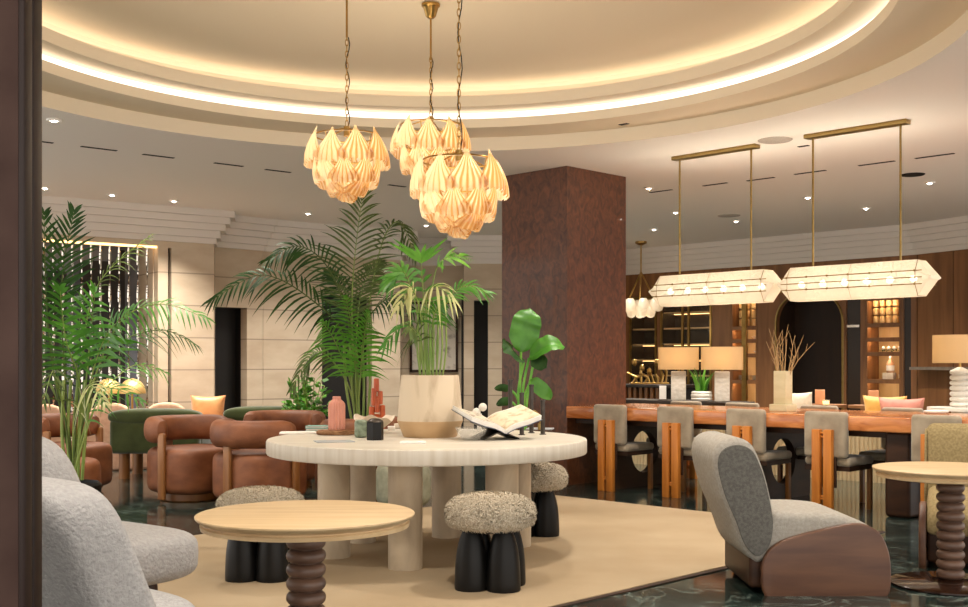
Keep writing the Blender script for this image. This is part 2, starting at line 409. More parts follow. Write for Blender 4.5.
# ---- left stone wall, faces in plan from left to right
def seg(m, a, b, z0, z1, th=.15):
    a, b = Vector(a), Vector(b); d = (b-a).normalized(); nrm = Vector((-d.y, d.x))*th
    m.prism([tuple(a), tuple(b), tuple(b+nrm), tuple(a+nrm)], z0, z1)
wa, wb = Vector(PD(43, 12.95)), Vector(PD(214, 14.12))
def W1(px):
    r = (px-484)/F; d = wb-wa; t = (r*wa.y-wa.x)/(d.x-r*d.y); return wa+d*t
ra, rb = Vector(PD(215, 14.45)), Vector(PD(262, 14.95))
def WR(px):
    r = (px-484)/F; d = rb-ra; t = (r*ra.y-ra.x)/(d.x-r*d.y); return ra+d*t
ca, cb = Vector(PD(264, 15.0)), Vector(PD(400, 16.3))
def W2(px):
    r = (px-484)/F; d = cb-ca; t = (r*ca.y-ca.x)/(d.x-r*d.y); return ca+d*t
far = wa+(wa-wb).normalized()*2.2
pa, pb = Vector(PD(402, 17.2)), Vector(PD(463, 17.2))
qa, qb = Vector(PD(464, 16.87)), Vector(PD(507, 16.87))
m = MB()
ZW = 2.70
seg(m, far, W1(40), 0, ZW); seg(m, W1(40), W1(158), 2.62, ZW); seg(m, W1(40), W1(158), 0, .35)
seg(m, W1(158), W1(168), 0, ZW); seg(m, W1(168), W1(171.5), 2.60, ZW); seg(m, W1(171.5), W1(214), 0, ZW)
seg(m, W1(214), ra, 0, ZW)
seg(m, WR(215), WR(247), 1.91, ZW); seg(m, WR(247), rb, 0, ZW)
seg(m, rb, ca, 0, ZW)
seg(m, ca, W2(322), 0, ZW); seg(m, W2(322), W2(372), 2.12, ZW); seg(m, W2(372), cb, 0, ZW)
seg(m, cb, pa, 0, ZW); seg(m, pa, pb, 0, ZW); seg(m, pb, qa, 0, ZW)
seg(m, qa, PD(464.5, 16.87), 0, ZW); seg(m, PD(464.5, 16.87), PD(488, 16.87), 2.13, ZW); seg(m, PD(488, 16.87), qb, 0, ZW)
hid = [(1.2, 17.1), (1.95, 19.3)]
seg(m, qb, hid[0], 0, ZW); seg(m, hid[0], hid[1], 0, ZW); seg(m, hid[1], W(603, S1), 0, ZW)
struct(m.build('wall_left', 'stone', smooth=0))
# dark doorways: recessed jambs and the dark leaf behind them
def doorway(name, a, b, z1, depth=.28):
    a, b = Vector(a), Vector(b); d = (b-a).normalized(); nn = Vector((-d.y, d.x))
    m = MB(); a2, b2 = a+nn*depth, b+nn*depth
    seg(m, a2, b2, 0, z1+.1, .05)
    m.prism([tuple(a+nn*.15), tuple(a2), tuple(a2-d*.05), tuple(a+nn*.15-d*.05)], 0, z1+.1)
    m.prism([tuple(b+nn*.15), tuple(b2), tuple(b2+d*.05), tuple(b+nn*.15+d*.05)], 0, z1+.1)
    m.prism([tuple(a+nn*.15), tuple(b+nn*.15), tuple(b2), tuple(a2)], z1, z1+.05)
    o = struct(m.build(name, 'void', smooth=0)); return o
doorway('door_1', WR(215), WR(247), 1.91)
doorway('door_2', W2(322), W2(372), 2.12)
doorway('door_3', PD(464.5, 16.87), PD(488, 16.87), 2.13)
# screened window: steel rods in front of dark and blue-grey panels
wd = (W1(158)-W1(40)).normalized(); wn = Vector((-wd.y, wd.x))
m = MB()
m.use('bluegrey'); seg(m, W1(38)+wn*.75, W1(164)+wn*.75, .3, 2.7, .05)
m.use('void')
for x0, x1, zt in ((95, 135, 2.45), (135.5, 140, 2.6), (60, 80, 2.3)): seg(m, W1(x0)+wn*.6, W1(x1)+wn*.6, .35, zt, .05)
m.use('stone'); seg(m, W1(160)+wn*.15, W1(160)+wn*.8, .3, 2.7, .04); m.prism([tuple(W1(38)+wn*.16), tuple(W1(162)+wn*.16), tuple(W1(162)+wn*.8), tuple(W1(38)+wn*.8)], 2.66, 2.7)
wi = struct(m.build('window_1', smooth=0))
m = MB(); seg(m, W1(42)+wn*.04, W1(158)+wn*.04, 2.595, 2.618, .05)
tag(m.build('strip_light', 'niche_led2', smooth=0), 'thin glowing light strip along the top of the rod screened window', 'strip light')
rodlab = 'twisted polished steel rod in the screen of the left window'
for i in range(13):
    c = W1(46.5+9.4*i)+wn*.10
    pts = []; 
    m = MB(); vs = []; fs = []
    for k in range(29):
        z = .36+(2.59-.36)*k/28; a = k*.55
        for j in range(4):
            q = a+j*pi/2; rr = .017 if j % 2 else .007
            vs.append((c.x+rr*cos(q), c.y+rr*sin(q), z))
    for k in range(28):
        for j in range(4): fs.append((k*4+j, k*4+(j+1) % 4, (k+1)*4+(j+1) % 4, (k+1)*4+j))
    m.add(vs, fs)
    tag(m.build('screen_rod', 'chrome'), rodlab, 'rod', 'steel rods of the window screen')
g = MB(); seg(g, W1(168)+wn*.1, W1(171.5)+wn*.1, 0, 2.62, .04); struct(g.build('trim_1', 'dark_wood', smooth=0))

# ---- panelled wall on the right, with niches
ZN = 2.25
m = MB()
def wseg(m, p0, p1, z0, z1, S=S1, th=.1): seg(m, W(p0, S), W(p1, S), z0, z1, th)
for a, b in ((600, 629), (657, 660), (712, 730.5), (757.6, 776), (842.8, 846), (860.5, 865), (901.5, 903.5), (911, 916)): wseg(m, a, b, 0, ZW)
for a, b, z in ((629, 657, 2.3), (660, 712, 2.3), (730.5, 757.6, 2.25), (846, 860.5, 2.3), (865, 901.5, 2.1), (903.5, 911, 2.3)): wseg(m, a, b, z, ZW)
# arched head of the dark opening
u0, u1 = U(776, S1), U(842.8, S1); zt = 2.22; rr = .42
arc = [(u0, 1.4)]+[(u0+rr-rr*cos(pi/2*i/8), zt-rr+rr*sin(pi/2*i/8)) for i in range(9)]+[(u1-rr+rr*sin(pi/2*i/8), zt-rr+rr*cos(pi/2*i/8)) for i in range(9)]+[(u1, 1.4)]
head = arc+[(u1, ZW), (u0, ZW)]
Tm = Matrix.Rotation(-pi/4, 4, 'Z')
v1 = S1/R2
n = len(arc)
vs = [(x, v1, z) for x, z in arc]+[(x, v1, ZW) for x, z in arc]+[(x, v1+.1, z) for x, z in arc]+[(x, v1+.1, ZW) for x, z in arc]
fs = []
for i in range(n-1): fs += [(i, i+1, n+i+1, n+i), (i, i+1, 2*n+i+1, 2*n+i)]
m.add(vs, fs, Tm)
wbr = struct(m.build('wall_back', 'walnut', smooth=0))
# brass edge of the arch
pts = [Tm @ Vector((x, v1-.01, z)) for x, z in [(u0, .0)]+arc+[(u1, 0)]]
struct(MB().tube(pts, .018, 6).build('trim_2', 'antique_brass'))
m = MB(); m.box(u0-.1, u1+.1, v1+.55, v1+.6, 0, 2.3, Tm); m.box(u0-.05, u0, v1+.1, v1+.6, 0, 2.3, Tm); m.box(u1, u1+.05, v1+.1, v1+.6, 0, 2.3, Tm); m.box(u0, u1, v1+.1, v1+.6, 2.24, 2.3, Tm)
struct(m.build('door_4', 'arch_dark', smooth=0))
h = MB(); h.box(u0+1.0, u0+1.35, v1+.5, v1+.54, 1.955, 1.975, Tm)
tag(h.build('pull_handle', 'antique_brass', smooth=0), 'thin horizontal brass pull on the dark leaf inside the arched opening', 'handle')
# right-hand panelled wall
rw0 = Vector(W(916, S1)); rw1 = rw0+Vector((.42, -.82)).normalized()*5
m = MB(); seg(m, rw0, rw1, 0, ZW)
struct(m.build('wall_right', 'walnut', smooth=0))
d = (rw1-rw0).normalized(); nn = Vector((d.y, -d.x))
g = MB()
for t in (.02, .62, 1.22): 
    q = rw0+d*t; g.prism([tuple(q), tuple(q+d*.006), tuple(q+d*.006+nn*.004), tuple(q+nn*.004)], 0, ZW)
struct(g.build('trim_3', 'dark_wood', smooth=0))
l0, l1 = rw0+d*.08, rw0+d*1.9
sh = MB(); sh.prism([tuple(l0), tuple(l1), tuple(l1+nn*.22), tuple(l0+nn*.22)], 1.09, 1.13)
tag(sh.build('wall_ledge', pm('ledge_stone', '75695d', '85796c', .4, (9, 9, 9)), smooth=0), 'grey stone ledge on the panelled wall behind the disc lamp', 'ledge')

# ---- stepped crown all round
line = [far, wb, ra, rb, ca, cb, pa, pb, qa, qb, Vector(hid[0]), Vector(hid[1]), Vector(W(603, S1)), rw0, rw1]
def offs(line, o):
    out = []
    for i, p in enumerate(line):
        d0 = (line[i]-line[i-1]).normalized() if i else None; d1 = (line[i+1]-line[i]).normalized() if i < len(line)-1 else None
        n0 = Vector((d0.y, -d0.x)) if d0 else None; n1 = Vector((d1.y, -d1.x)) if d1 else None
        if n0 is None: q = p+n1*o
        elif n1 is None: q = p+n0*o
        else:
            b = (n0+n1).normalized(); q = p+b*o/max(.5, b.dot(n1))
        out.append(q)
    return out
m = MB(); steps = [(.03, 2.68, 2.75), (.08, 2.75, 2.84), (.14, 2.84, 2.92), (.20, 2.92, 3.00), (.26, 3.00, ZC)]
for k, (o, z0, z1) in enumerate(steps):
    A = offs(line, o); B = offs(line, o-.07 if k else -.1); n = len(line); vs = []; fs = []
    for q in A: vs.append((q.x, q.y, z0))
    for q in A: vs.append((q.x, q.y, z1))
    for q in B: vs.append((q.x, q.y, z0))
    for i in range(n-1): fs += [(i, i+1, n+i+1, n+i), (i, i+1, 2*n+i+1, 2*n+i)]
    m.add(vs, fs)
struct(m.build('trim_4', 'crown', smooth=0))

# ---- jamb of the opening the camera looks through
m = MB().use('jamb'); m.box(-2.6, -.826, 2.0, 2.08, 0, ZC)
m.use('jamb_wood'); m.rbox(-.832, -.8196, 1.997, 2.035, 0, ZC, .005, 3); m.rbox(-.832, -.8196, 2.036, 2.082, 0, ZC, .006, 3)
struct(m.build('wall_front', smooth=30))

# ---- carpet
Rm = Matrix.Rotation(pi/4, 4, 'Z')
def rug():
    # axes: a = x+y, b = y-x
    def pt(a, b): return ((a-b)/2, (a+b)/2)
    q = [pt(2.2, 5.05), pt(10.54, 5.05), pt(10.54, 9.55), pt(2.2, 9.55)]
    m = MB().use('rug'); m.prism(q, .0, .010)
    m.use('dark_wood')
    def off(a0, a1, b0, b1): m.prism([pt(a0, b0), pt(a1, b0), pt(a1, b1), pt(a0, b1)], 0, .006)
    off(2.2, 10.58, 5.00, 5.05); off(10.54, 10.58, 5.05, 9.6); off(2.2, 10.58, 9.55, 9.6)
    return m.build('carpet', smooth=0)
tag(rug(), 'large beige carpet under the round travertine table', 'carpet')

# ---- wood clad pillar
PCX, PCY, PW = .80, 10.79, .90
m = MB(); u = (PCX-PCY)/R2; v = (PCX+PCY)/R2
m.box(u-PW*.97, u, v, v+PW*1.02, 0.0, ZC, Tm)
o = struct(m.build('wall_pillar', 'burl', smooth=0))
# base plinth shadow gap
# ---- ceiling fittings
def downlight(px, py, label):
    x, y = CEIL(px, py); t = thing('recessed_downlight', label, 'downlight', (x, y, ZC), 0, 'recessed ceiling downlights')
    MB().lathe([(.036, -.012), (.055, -.012), (.058, -.004), (.058, 0), (.036, 0)], 20).build('trim_ring', 'plaster', t)
    MB().lathe([(0, -.018), (.016, -.017), (.024, -.011), (.027, 0)], 20).build('lens', 'spot_lens', t)
    return x, y
DL = [(45, 187.6, 'recessed downlight at the far left above the rod screened window'), (112, 194.5, 'recessed downlight above the middle of the rod screened window'),
      (174, 200.6, 'recessed downlight above the stone pilaster right of the rod screen'), (308, 213, 'recessed downlight above the tips of the tall palm'),
      (426, 225, 'recessed downlight above the kentia in the stone planter'), (54, 119.6, 'recessed downlight beside the left rim of the round recess'),
      (648.7, 187.7, 'recessed downlight just right of the pillar top'), (675.7, 212, 'recessed downlight behind the left rod of the left linear pendant'),
      (654, 229, 'recessed downlight above the small opal chandelier'), (711, 242.5, 'recessed downlight just above the crown between the left pendant rods'),
      (736, 220.8, 'recessed downlight below the grille disc between the left pendant rods'), (808, 197, 'recessed downlight behind the left rod of the right linear pendant'),
      (866, 207.9, 'recessed downlight between the two rods of the right linear pendant'), (806.5, 233.7, 'recessed downlight low beside the left rod of the right pendant'),
      (929.7, 182.4, 'recessed downlight at the far right beside the dark ceiling disc')]
SPOTS = [downlight(*d) for d in DL]
def slot(px, py, w, label, ang):
    x, y = CEIL(px, py); T = Matrix.Translation((x, y, ZC)) @ Matrix.Rotation(ang, 4, 'Z')
    m = MB(); m.box(-w/2, w/2, -.02, .02, -.004, .0, T)
    m.use('vent')
    tag(m.build('linear_vent', smooth=0), label, 'air vent', 'linear ceiling vents')
for k, (px, py, w) in enumerate(((99, 148.4, .32), (158.5, 156, .30), (228.7, 164.5, .30), (278, 170.8, .28), (397, 185.7, .22), (46, 142, .12))):
    slot(px, py, w, ['leftmost full slot vent in the ceiling above the left wall', 'second full slot vent in the left ceiling', 'third full slot vent in the left ceiling',
                     'slot vent in the ceiling left of the left shell chandelier', 'slot vent in the ceiling between the shell chandeliers', 'short slot vent cut by the left jamb'][k], radians(39))
for k, (px, py, w) in enumerate(((661, 191, .30), (715, 184.2, .30), (760.6, 179, .32), (810, 172.2, .34), (876.5, 163.2, .36), (934.5, 155.8, .36), (803.5, 146, .1), (624, 124, .08))):
    slot(px, py, w, ['slot vent in the ceiling just right of the pillar', 'slot vent between the rods of the left linear pendant', 'slot vent just right of the left linear pendant',
                     'slot vent at the left rod of the right linear pendant', 'slot vent between the rods of the right linear pendant', 'rightmost slot vent in the ceiling',
                     'tiny slot beside the left end of the right pendant plate', 'tiny slot near the rim of the round recess'][k], radians(-45))
def disc(px, py, r, mat, label):
    x, y = CEIL(px, py); m = MB(); m.lathe([(0, -.008), (r*.93, -.008), (r, -.002), (r, 0)], 32, (x, y), Matrix.Translation((0, 0, ZC)))
    tag(m.build('ceiling_speaker', mat), label, 'speaker')
disc(775, 140, .145, 'speaker', 'pale round grille in the ceiling between the two pendant plates')
disc(729, 215.5, .145, 'speaker', 'round grille in the ceiling seen between the left pendant rods')
disc(912.6, 174.5, .12, 'vent', 'dark round disc in the ceiling right of the right pendant')
disc(667, 125, .015, 'vent', 'tiny dark sensor in the ceiling left of the left pendant') if False else None
# ================================================================== FURNITURE
# ---- round travertine table
TX, TY, TH = -.350, 6.95, .713
t = thing('stone_table', 'large round travertine table on thick column legs in the middle of the carpet', 'table', (TX, TY, 0))
TR = .985
MB().lathe([(TR-.02, TH-.092), (TR-.03, TH-.05), (TR-.03, TH-.02), (TR-.012, TH)], 96).build('tabletop', 'trav_top', t)
MB().lathe([(TR-.022, TH-.091), (TR-.004, TH-.088), (TR, TH-.08), (TR, TH-.012), (TR-.004, TH-.003), (TR-.013, TH-.0002)], 96).build('edge_band', 'trav', t)
# side band shows the vertical grain of the stone
for k in range(6):
    a = radians(-99.5+60*k); MB().cyl(.59*cos(a), .59*sin(a), .01, TH-.09, .098, seg=40).build('leg', 'trav_leg', t)

# ---- sheepskin stools
def fur_stool(loc, label, rz):
    t = thing('sheepskin_stool', label, 'stool', loc, rz, 'sheepskin stools around the table')
    def lump(q):
        n = noise.noise(q*9)*.012+noise.noise(q*22)*.006
        return q*(1+n/ max(q.length, .05))
    m = MB()
    m.sup((0, 0, .366), (.226, .226, .112), .66, .95, 56, fn=lambda q: lump(Vector((q.x, q.y, q.z if q.z > 0 else q.z*.45))))
    rnd = random.Random(4)
    for i in range(9000):                       # short curled tufts over the pad
        z = rnd.uniform(-.9, 1); a = rnd.uniform(0, 2*pi); p = math.asin(z)
        def pw(x, e): return math.copysign(abs(x)**e, x)
        q = Vector((.226*pw(cos(p), .66)*cos(a), .226*pw(cos(p), .66)*sin(a), .112*pw(sin(p), .66)*(1 if z > 0 else .45)))
        nrm = Vector((q.x/.226**2, q.y/.226**2, q.z/.108**2)).normalized()
        r_ = Vector((rnd.uniform(-1, 1), rnd.uniform(-1, 1), rnd.uniform(-1, .5)))
        tg = (r_-nrm*r_.dot(nrm)).normalized(); L = rnd.uniform(.014, .030); w = nrm.cross(tg)*rnd.uniform(.0022, .0040)
        b = q+Vector((0, 0, .366))-nrm*.002
        p1 = b+nrm*L*.55+tg*L*.3; p2 = b+nrm*L*.6+tg*L*.95
        m.add([b+w, b-w, p1+w, p1-w, p2], [(0, 1, 3, 2), (2, 3, 4)])
    m.build('fur_cushion', 'fur', t)
    MB().cyl(0, 0, .30, .325, .17, seg=32).build('seat_plate', 'black', t)
    for k in range(4):
        a = radians(45+90*k)
        pr = [(.086, 0), (.088, .01)]+[(.088-.004*s_-.038*s_**3.2, .01+.295*s_) for s_ in [i/9 for i in range(1, 10)]]+[(0.001, .307)]
        MB().lathe(pr, 28, (.118*cos(a), .118*sin(a))).build('leg', 'black', t)
    return t
s1 = fur_stool((.034, 5.84, .01), 'sheepskin stool with black bullet legs in front of the table, nearest the camera', radians(-11))
dup(s1, (.335, 7.66, .01), radians(3), 'sheepskin stool half hidden behind the right rim of the stone table')
dup(s1, (-1.215, 6.1, .01), radians(-3), 'sheepskin stool behind the small oak topped side table')

# ---- beaded side tables
def bead_table(loc, label):
    t = thing('side_table', label, 'side table', loc, 0, 'side tables with beaded pedestals')
    m = MB(); R = .393
    m.lathe([(.33, .565), (R-.02, .572), (R-.017, .586), (R-.026, .590), (R-.026, .594), (R-.006, .606), (R, .613), (R, .618), (R-.003, .62)], 80)
    m.build('tabletop', 'oak', t)
    pr = [(.045, .035)]
    for k in range(10):
        zc = .062+.0505*k
        for i in range(9):
            a = -pi/2+pi*i/8; pr.append((.050+.022*cos(a), zc+.0245*sin(a)))
    pr.append((.05, .567))
    MB().lathe(pr, 32).build('beaded_pedestal', 'bead_wood', t)
    MB().lathe([(.303, 0), (.308, .004), (.308, .012), (.300, .018), (.08, .03), (.05, .036)], 56).build('base_disc', 'base_gloss', t)
    return t
b1 = bead_table((-.645, 4.06, .01), 'small round oak topped table on a beaded wood pedestal in the left foreground')
dup(b1, (2.47, 5.93, 0), 0, 'small round table on a beaded pedestal and dark disc beside the grey lounge chair')

# ---- lounge chairs (facing +x)
def q(zx, zy): return ((680+zx/3.247-484)*5.72/F-1.715, H-(420+zy/3.247-HZ)*5.72/F)
def lounge(loc, rz, label, fab, side, wood, depth=0.0):
    t = thing('lounge_chair', label, 'armchair', loc, rz)
    back = crom([q(*p) for p in ((268, 462), (232, 440), (208, 400), (185, 335), (145, 240), (121, 150), (122, 98), (148, 66), (198, 56), (243, 76), (270, 125), (292, 190), (310, 270), (320, 345), (308, 420))], 5, True)
    back = [(p.x, p.y) for p in back]
    m = MB()
    if wood: m.slab(back, -.33, .33, .055, 7)
    else:
        def lean(p): p = p.copy(); p.x -= .42*p.z+.10*(p.z/.35)**2*.0; return p
        m.sup((-.19, 0, .46), (.135, .36, .355), .34, .45, 56, fn=lean)
    m.build('backrest', fab, t)
    # inset side panels of the backrest
    c = Vector((sum(p[0] for p in back)/len(back), sum(p[1] for p in back)/len(back)))
    if side:
        for y0, y1 in ((-.338, -.322), (.322, .338)):
            pan = [tuple(c+(Vector(p)-c)*.88) for p in back]
            MB().slab(pan, y0, y1, .006, 2).build('backrest_side', side, t)
    seat = crom([q(*p) for p in ((290, 306), (400, 300), (490, 302), (560, 312), (620, 338), (660, 370), (676, 412), (660, 440), (560, 440), (300, 440))], 5, True)
    seat = [((p.x if p.x < .0 else p.x*(.34+depth)/.34), p.y) for p in seat]
    m = MB()
    if wood: m.slab(seat, -.315, .315, .045, 5)
    else: m.sup((.03+depth*.4, 0, .325), (.30+depth*.5, .34, .105), .5, .4, 48)
    m.build('seat', fab, t)
    if wood:
        pan = crom([q(*p) for p in ((271, 530), (270, 500), (272, 460), (292, 418), (335, 386), (400, 364), (480, 345), (560, 330), (612, 336), (655, 368), (679, 425), (685, 480), (684, 532), (676, 558), (650, 570), (480, 571), (306, 570), (280, 558))], 4, True)
        pan = [(p.x, p.y) for p in pan]
        for y0, y1 in ((-.352, -.312), (.312, .352)):
            MB().slab(pan, y0, y1, .012, 4).build('side_panel', wood, t)
        MB().rbox(-.27, .30, -.31, .31, .03, .30, .02).build('seat_base', 'dark_wood', t)
        MB().rbox(-.34, -.26, -.30, .30, .03, .26, .02).build('rear_panel', 'dark_wood', t)
        for x in (-.22, .26):
            for y in (-.33, .33): MB().cyl(x, y, 0, .03, .012).build('foot', 'black', t)
    else:
        MB().rbox(-.20, .16+depth, -.22, .22, .0, .25, .04).build('plinth', 'dark_wood', t)
    return t
lounge((1.69, 5.995, 0), radians(0), 'grey fabric lounge chair with walnut side panels beside the carpet on the right', 'grey_fab', 'grey_side_shade', 'panel_wood')
lounge((2.95, 6.60, 0), radians(-113), 'khaki fabric lounge chair at the right edge behind the beaded table', 'khaki', 'khaki', 'panel_wood')
lounge((-1.20, 3.66, .01), radians(50), 'pale grey boucle lounge chair in the left foreground beside the jamb, nearest the camera', 'boucle', None, None, -.22)
g_ = lounge((-1.70, 4.60, .01), radians(53), 'pale grey lounge chair half hidden behind the nearest boucle chair on the left', 'boucle', None, None, .10); g_.scale = (1.08, 1.05, 1.1)

# ---- long dining table growing out of the pillar
TU0, TV0 = (PCX-PCY)/R2, (PCX+PCY)/R2
D = lambda u, v: UV(u, v)
t = thing('dining_table', 'long orange wood dining table with dark trestles starting at the pillar', 'table', (*UV(TU0+2.6, TV0+.5), 0), -pi/4)
MB().rbox(-2.6+.002, 2.6, -.52, .56, .65, .765, .012, 3).build('tabletop', 'table_wood', t)
def trestle(x, hole):
    m = MB(); hw, h = .46, .655
    if hole:
        n = 40; rr = .20; vs = []; fs = []
        for sx in (-.035, .035):
            for i in range(n):
                a = 2*pi*i/n; c, s_ = cos(a), sin(a)
                tt = min(hw/abs(c) if abs(c) > 1e-6 else 9, (.3275)/abs(s_) if abs(s_) > 1e-6 else 9)
                vs.append((x+sx, rr*c, .33+rr*s_)); vs.append((x+sx, tt*c, .3275+tt*s_))
        for k in (0, 2*n):
            for i in range(n):
                j = (i+1) % n; fs.append((k+2*i, k+2*j, k+2*j+1, k+2*i+1))
        for i in range(n):
            j = (i+1) % n; fs.append((2*i, 2*j, 2*n+2*j, 2*n+2*i)); fs.append((2*i+1, 2*j+1, 2*n+2*j+1, 2*n+2*i+1))
        m.add(vs, fs)
    else: m.rbox(x-.1, x+.1, -hw, hw, 0, h, .03)
    m.build('trestle', 'dark_wood', t, 30)
um = TU0+2.6
trestle(-6.55-um, True); trestle(-5.06-um, True); trestle(-3.80-um, False)
MB().box(-2.58, 2.5, -.40, .44, .60, .655).build('apron', 'dark_wood', t, 0)

# ---- dining chairs (facing +y)
def dining_chair(loc, rz, label):
    t = thing('dining_chair', label, 'chair', loc, rz, 'taupe chairs along the dining table')
    MB().rbox(-.182, .182, .035, .105, .43, .795, .028, 4).build('backrest', 'suede', t)
    MB().rbox(-.195, .195, .07, .50, .365, .435, .03, 4).build('seat', 'suede', t)
    MB().box(-.19, .19, .08, .47, .33, .368).build('seat_frame', 'dark_wood', t, 0)
    for s in (-1, 1):
        MB().rbox(s*.049-.035, s*.049+.035, -.012, .036, 0, .655, .004, 2).build('back_post', 'orange_wood', t)
    m = MB()
    for z in (.11, .13, .60, .63):
        m.rbox(-.018, .018, .0, .025, z-.008, z+.008, .004, 2)
    m.build('connector', 'orange_wood', t)
    for s in (-1, 1):
        MB().rbox(s*.175-.018, s*.175+.018, .43, .47, 0, .335, .004, 2).build('front_leg', 'brown_board', t)
    MB().rbox(-.1, .1, .034, .055, .20, .44, .005).build('spine', 'dark_wood', t)
    return t
near = [(1.117, 10.30), (1.632, 9.80), (2.137, 9.30), (2.655, 8.80), (3.27, 8.17)]
lab = ['taupe dining chair nearest the pillar on the camera side of the long table', 'second taupe dining chair from the pillar on the near side',
       'taupe dining chair on the near side with its post half hidden by the lounge chair', 'fourth taupe dining chair from the pillar, right of the grey lounge chair',
       'taupe dining chair behind the beaded table at the right end']
c1 = dining_chair((*near[0], 0), -pi/4, lab[0])
for p, l in zip(near[1:], lab[1:]): dup(c1, (*p, 0), -pi/4, l)
for px, S, l in ((690, 13.55, 'taupe dining chair on the far side of the table left of the snake plant pot'), (746, 13.5, 'taupe dining chair on the far side left of the twig vase'),
                 (823, 13.3, 'taupe dining chair on the far side behind the small orange candle box'), (906, 13.3, 'taupe dining chair on the far side below the rose and gold cushions')):
    dup(c1, (*W(px, S), 0), pi-pi/4, l)

# ---- rust leather barrel chairs (opening towards +x)
def barrel(loc, rz, label):
    t = thing('barrel_chair', label, 'armchair', loc, rz, 'rust leather barrel chairs')
    m = MB(); m.sup((0, 0, .26), (.335, .335, .20), .28, .62, 48); m.build('seat', 'leather', t)
    MB().lathe([(.26, 0), (.27, .01), (.27, .09), (.25, .10)], 40).build('plinth', 'brown_board', t)
    # back roll
    n = 36; vs = []; fs = []; sg = 20
    a0, a1 = radians(78), radians(282)
    for i in range(n+1):
        f = i/n; a = a0+(a1-a0)*f; e = min(f, 1-f)*n/5
        sc = 1 if e >= 1 else sqrt(max(.0, 1-(1-e)**2))
        sc = max(sc, .02)
        R = .30
        for j in range(sg):
            b = 2*pi*j/sg
            def pw(x, e_): return math.copysign(abs(x)**e_, x)
            x = .075*pw(cos(b), .8)*(.25+.75*sc if sc < 1 else 1)*(1 if sc > .05 else .3); z = .112*pw(sin(b), .8)*(.35+.65*sc)*(1 if sc > .05 else .3)
            vs.append(((R+x)*cos(a)*1.08, (R+x)*sin(a)*1.08, .605+z))
    for i in range(n):
        for j in range(sg): fs.append((i*sg+j, i*sg+(j+1) % sg, (i+1)*sg+(j+1) % sg, (i+1)*sg+j))
    fs += [tuple(range(sg)), tuple(range(n*sg, n*sg+sg))]
    m = MB(); m.add(vs, fs); m.build('back_roll', 'leather', t)
    for a in (radians(80), radians(180), radians(280)):
        T = Matrix.Rotation(a, 4, 'Z')
        MB().rbox(.335, .372, -.04, .04, .02, .60 if a == radians(180) else .585, .015, 4, T).build('board', 'brown_board', t)
    return t
l1 = barrel((-2.54, 9.75, 0), radians(-40), 'rust leather barrel chair left of the others, its open side towards the table')
dup(l1, (-1.85, 9.25, 0), radians(55), 'rust leather barrel chair with its back turned, behind the left sheepskin stool')
dup(l1, (-1.92, 10.75, 0), radians(-90), 'rust leather barrel chair behind the one with its back turned')
dup(l1, (-1.07, 9.6, 0), radians(130), 'rust leather barrel chair mostly hidden behind the left side of the stone table')
dup(l1, (-3.75, 10.1, 0), radians(-20), 'rust leather barrel chair behind the palm at the far left')
dup(l1, (-3.62, 9.25, 0), radians(-60), 'rust leather barrel chair low behind the grey chair and palm stems') if False else None
o = thing('ottoman', 'round rust leather ottoman on the floor behind the palm stems', 'ottoman', (-3.35, 9.05, 0))
MB().sup((0, 0, .21), (.24, .24, .20), .35, .9, 40).build('cushion', 'leather', o); MB().cyl(0, 0, 0, .04, .17).build('plinth', 'brown_board', o)
o = thing('pouf', 'sage upholstered pouf behind the front leg of the stone table', 'pouf', (-.66, 9.15, 0))
MB().sup((0, 0, .19), (.23, .23, .19), .5, .95, 40).build('cushion', 'sage', o)
o = thing('drink_table', 'small dark round drink table between the two rust barrel chairs', 'side table', (-2.42, 10.42, 0))
MB().cyl(0, 0, .545, .565, .2, seg=40).build('tabletop', 'black', o); MB().cyl(0, 0, .02, .545, .025).build('pedestal', 'black', o); MB().cyl(0, 0, 0, .02, .14).build('base_disc', 'black', o)

# ---- green sofas (backs towards the camera: facing +y)
def sofa(loc, rz, label, L):
    t = thing('velvet_sofa', label, 'sofa', loc, rz)
    MB().rbox(-L/2, L/2, -.03, .13, .26, .62, .05).build('back_panel', 'green_velvet', t)
    m = MB(); m.sup((0, .05, .635), (L/2+.02, .10, .085), .7, .35, 40); m.build('back_roll', 'green_velvet', t)
    MB().rbox(-L/2, L/2, .1, .72, .26, .45, .06).build('seat', 'green_velvet', t)
    for x in (-L/2+.12, L/2-.12):
        for y in (.1, .6): MB().cyl(x, y, 0, .27, .055).build('leg', 'brown_board', t)
    return t
sofa((-3.34, 11.35, 0), radians(2), 'green velvet sofa seen from behind, left of the first rust barrel chair', .90)
sofa((-2.31, 11.95, 0), radians(3), 'green velvet sofa seen from behind, under the peach cushion', .90)
# ---- blush chairs along the wall
def blush(loc, rz, label):
    t = thing('tub_chair', label, 'armchair', loc, rz, 'blush tub chairs')
    out = crom([(-.27, .0), (-.27, .45), (-.22, .64), (-.1, .73), (.1, .73), (.22, .64), (.27, .45), (.27, .0)], 5)
    MB().slab([(p.x, p.y) for p in out], -.04, .10, .035, 4).build('backrest', 'blush', t)
    MB().rbox(-.27, .27, .08, .58, .06, .43, .05).build('seat', 'blush', t)
    return t
k1 = blush((-4.10, 12.3, 0), radians(15), 'blush tub chair with rounded back below the brass dome lamps')
dup(k1, (-3.55, 12.5, 0), radians(10), 'blush tub chair with rounded back left of the peach cushion')
dup(k1, (-4.72, 12.0, 0), radians(25), 'blush tub chair with rounded back behind the palm fronds')
t = thing('banquette', 'blush bench behind the green sofas with the peach cushion on it', 'bench', (-2.86, 13.40, 0), radians(34))
MB().rbox(-.45, .45, -.3, .3, 0, .42, .05).build('seat', 'blush', t)
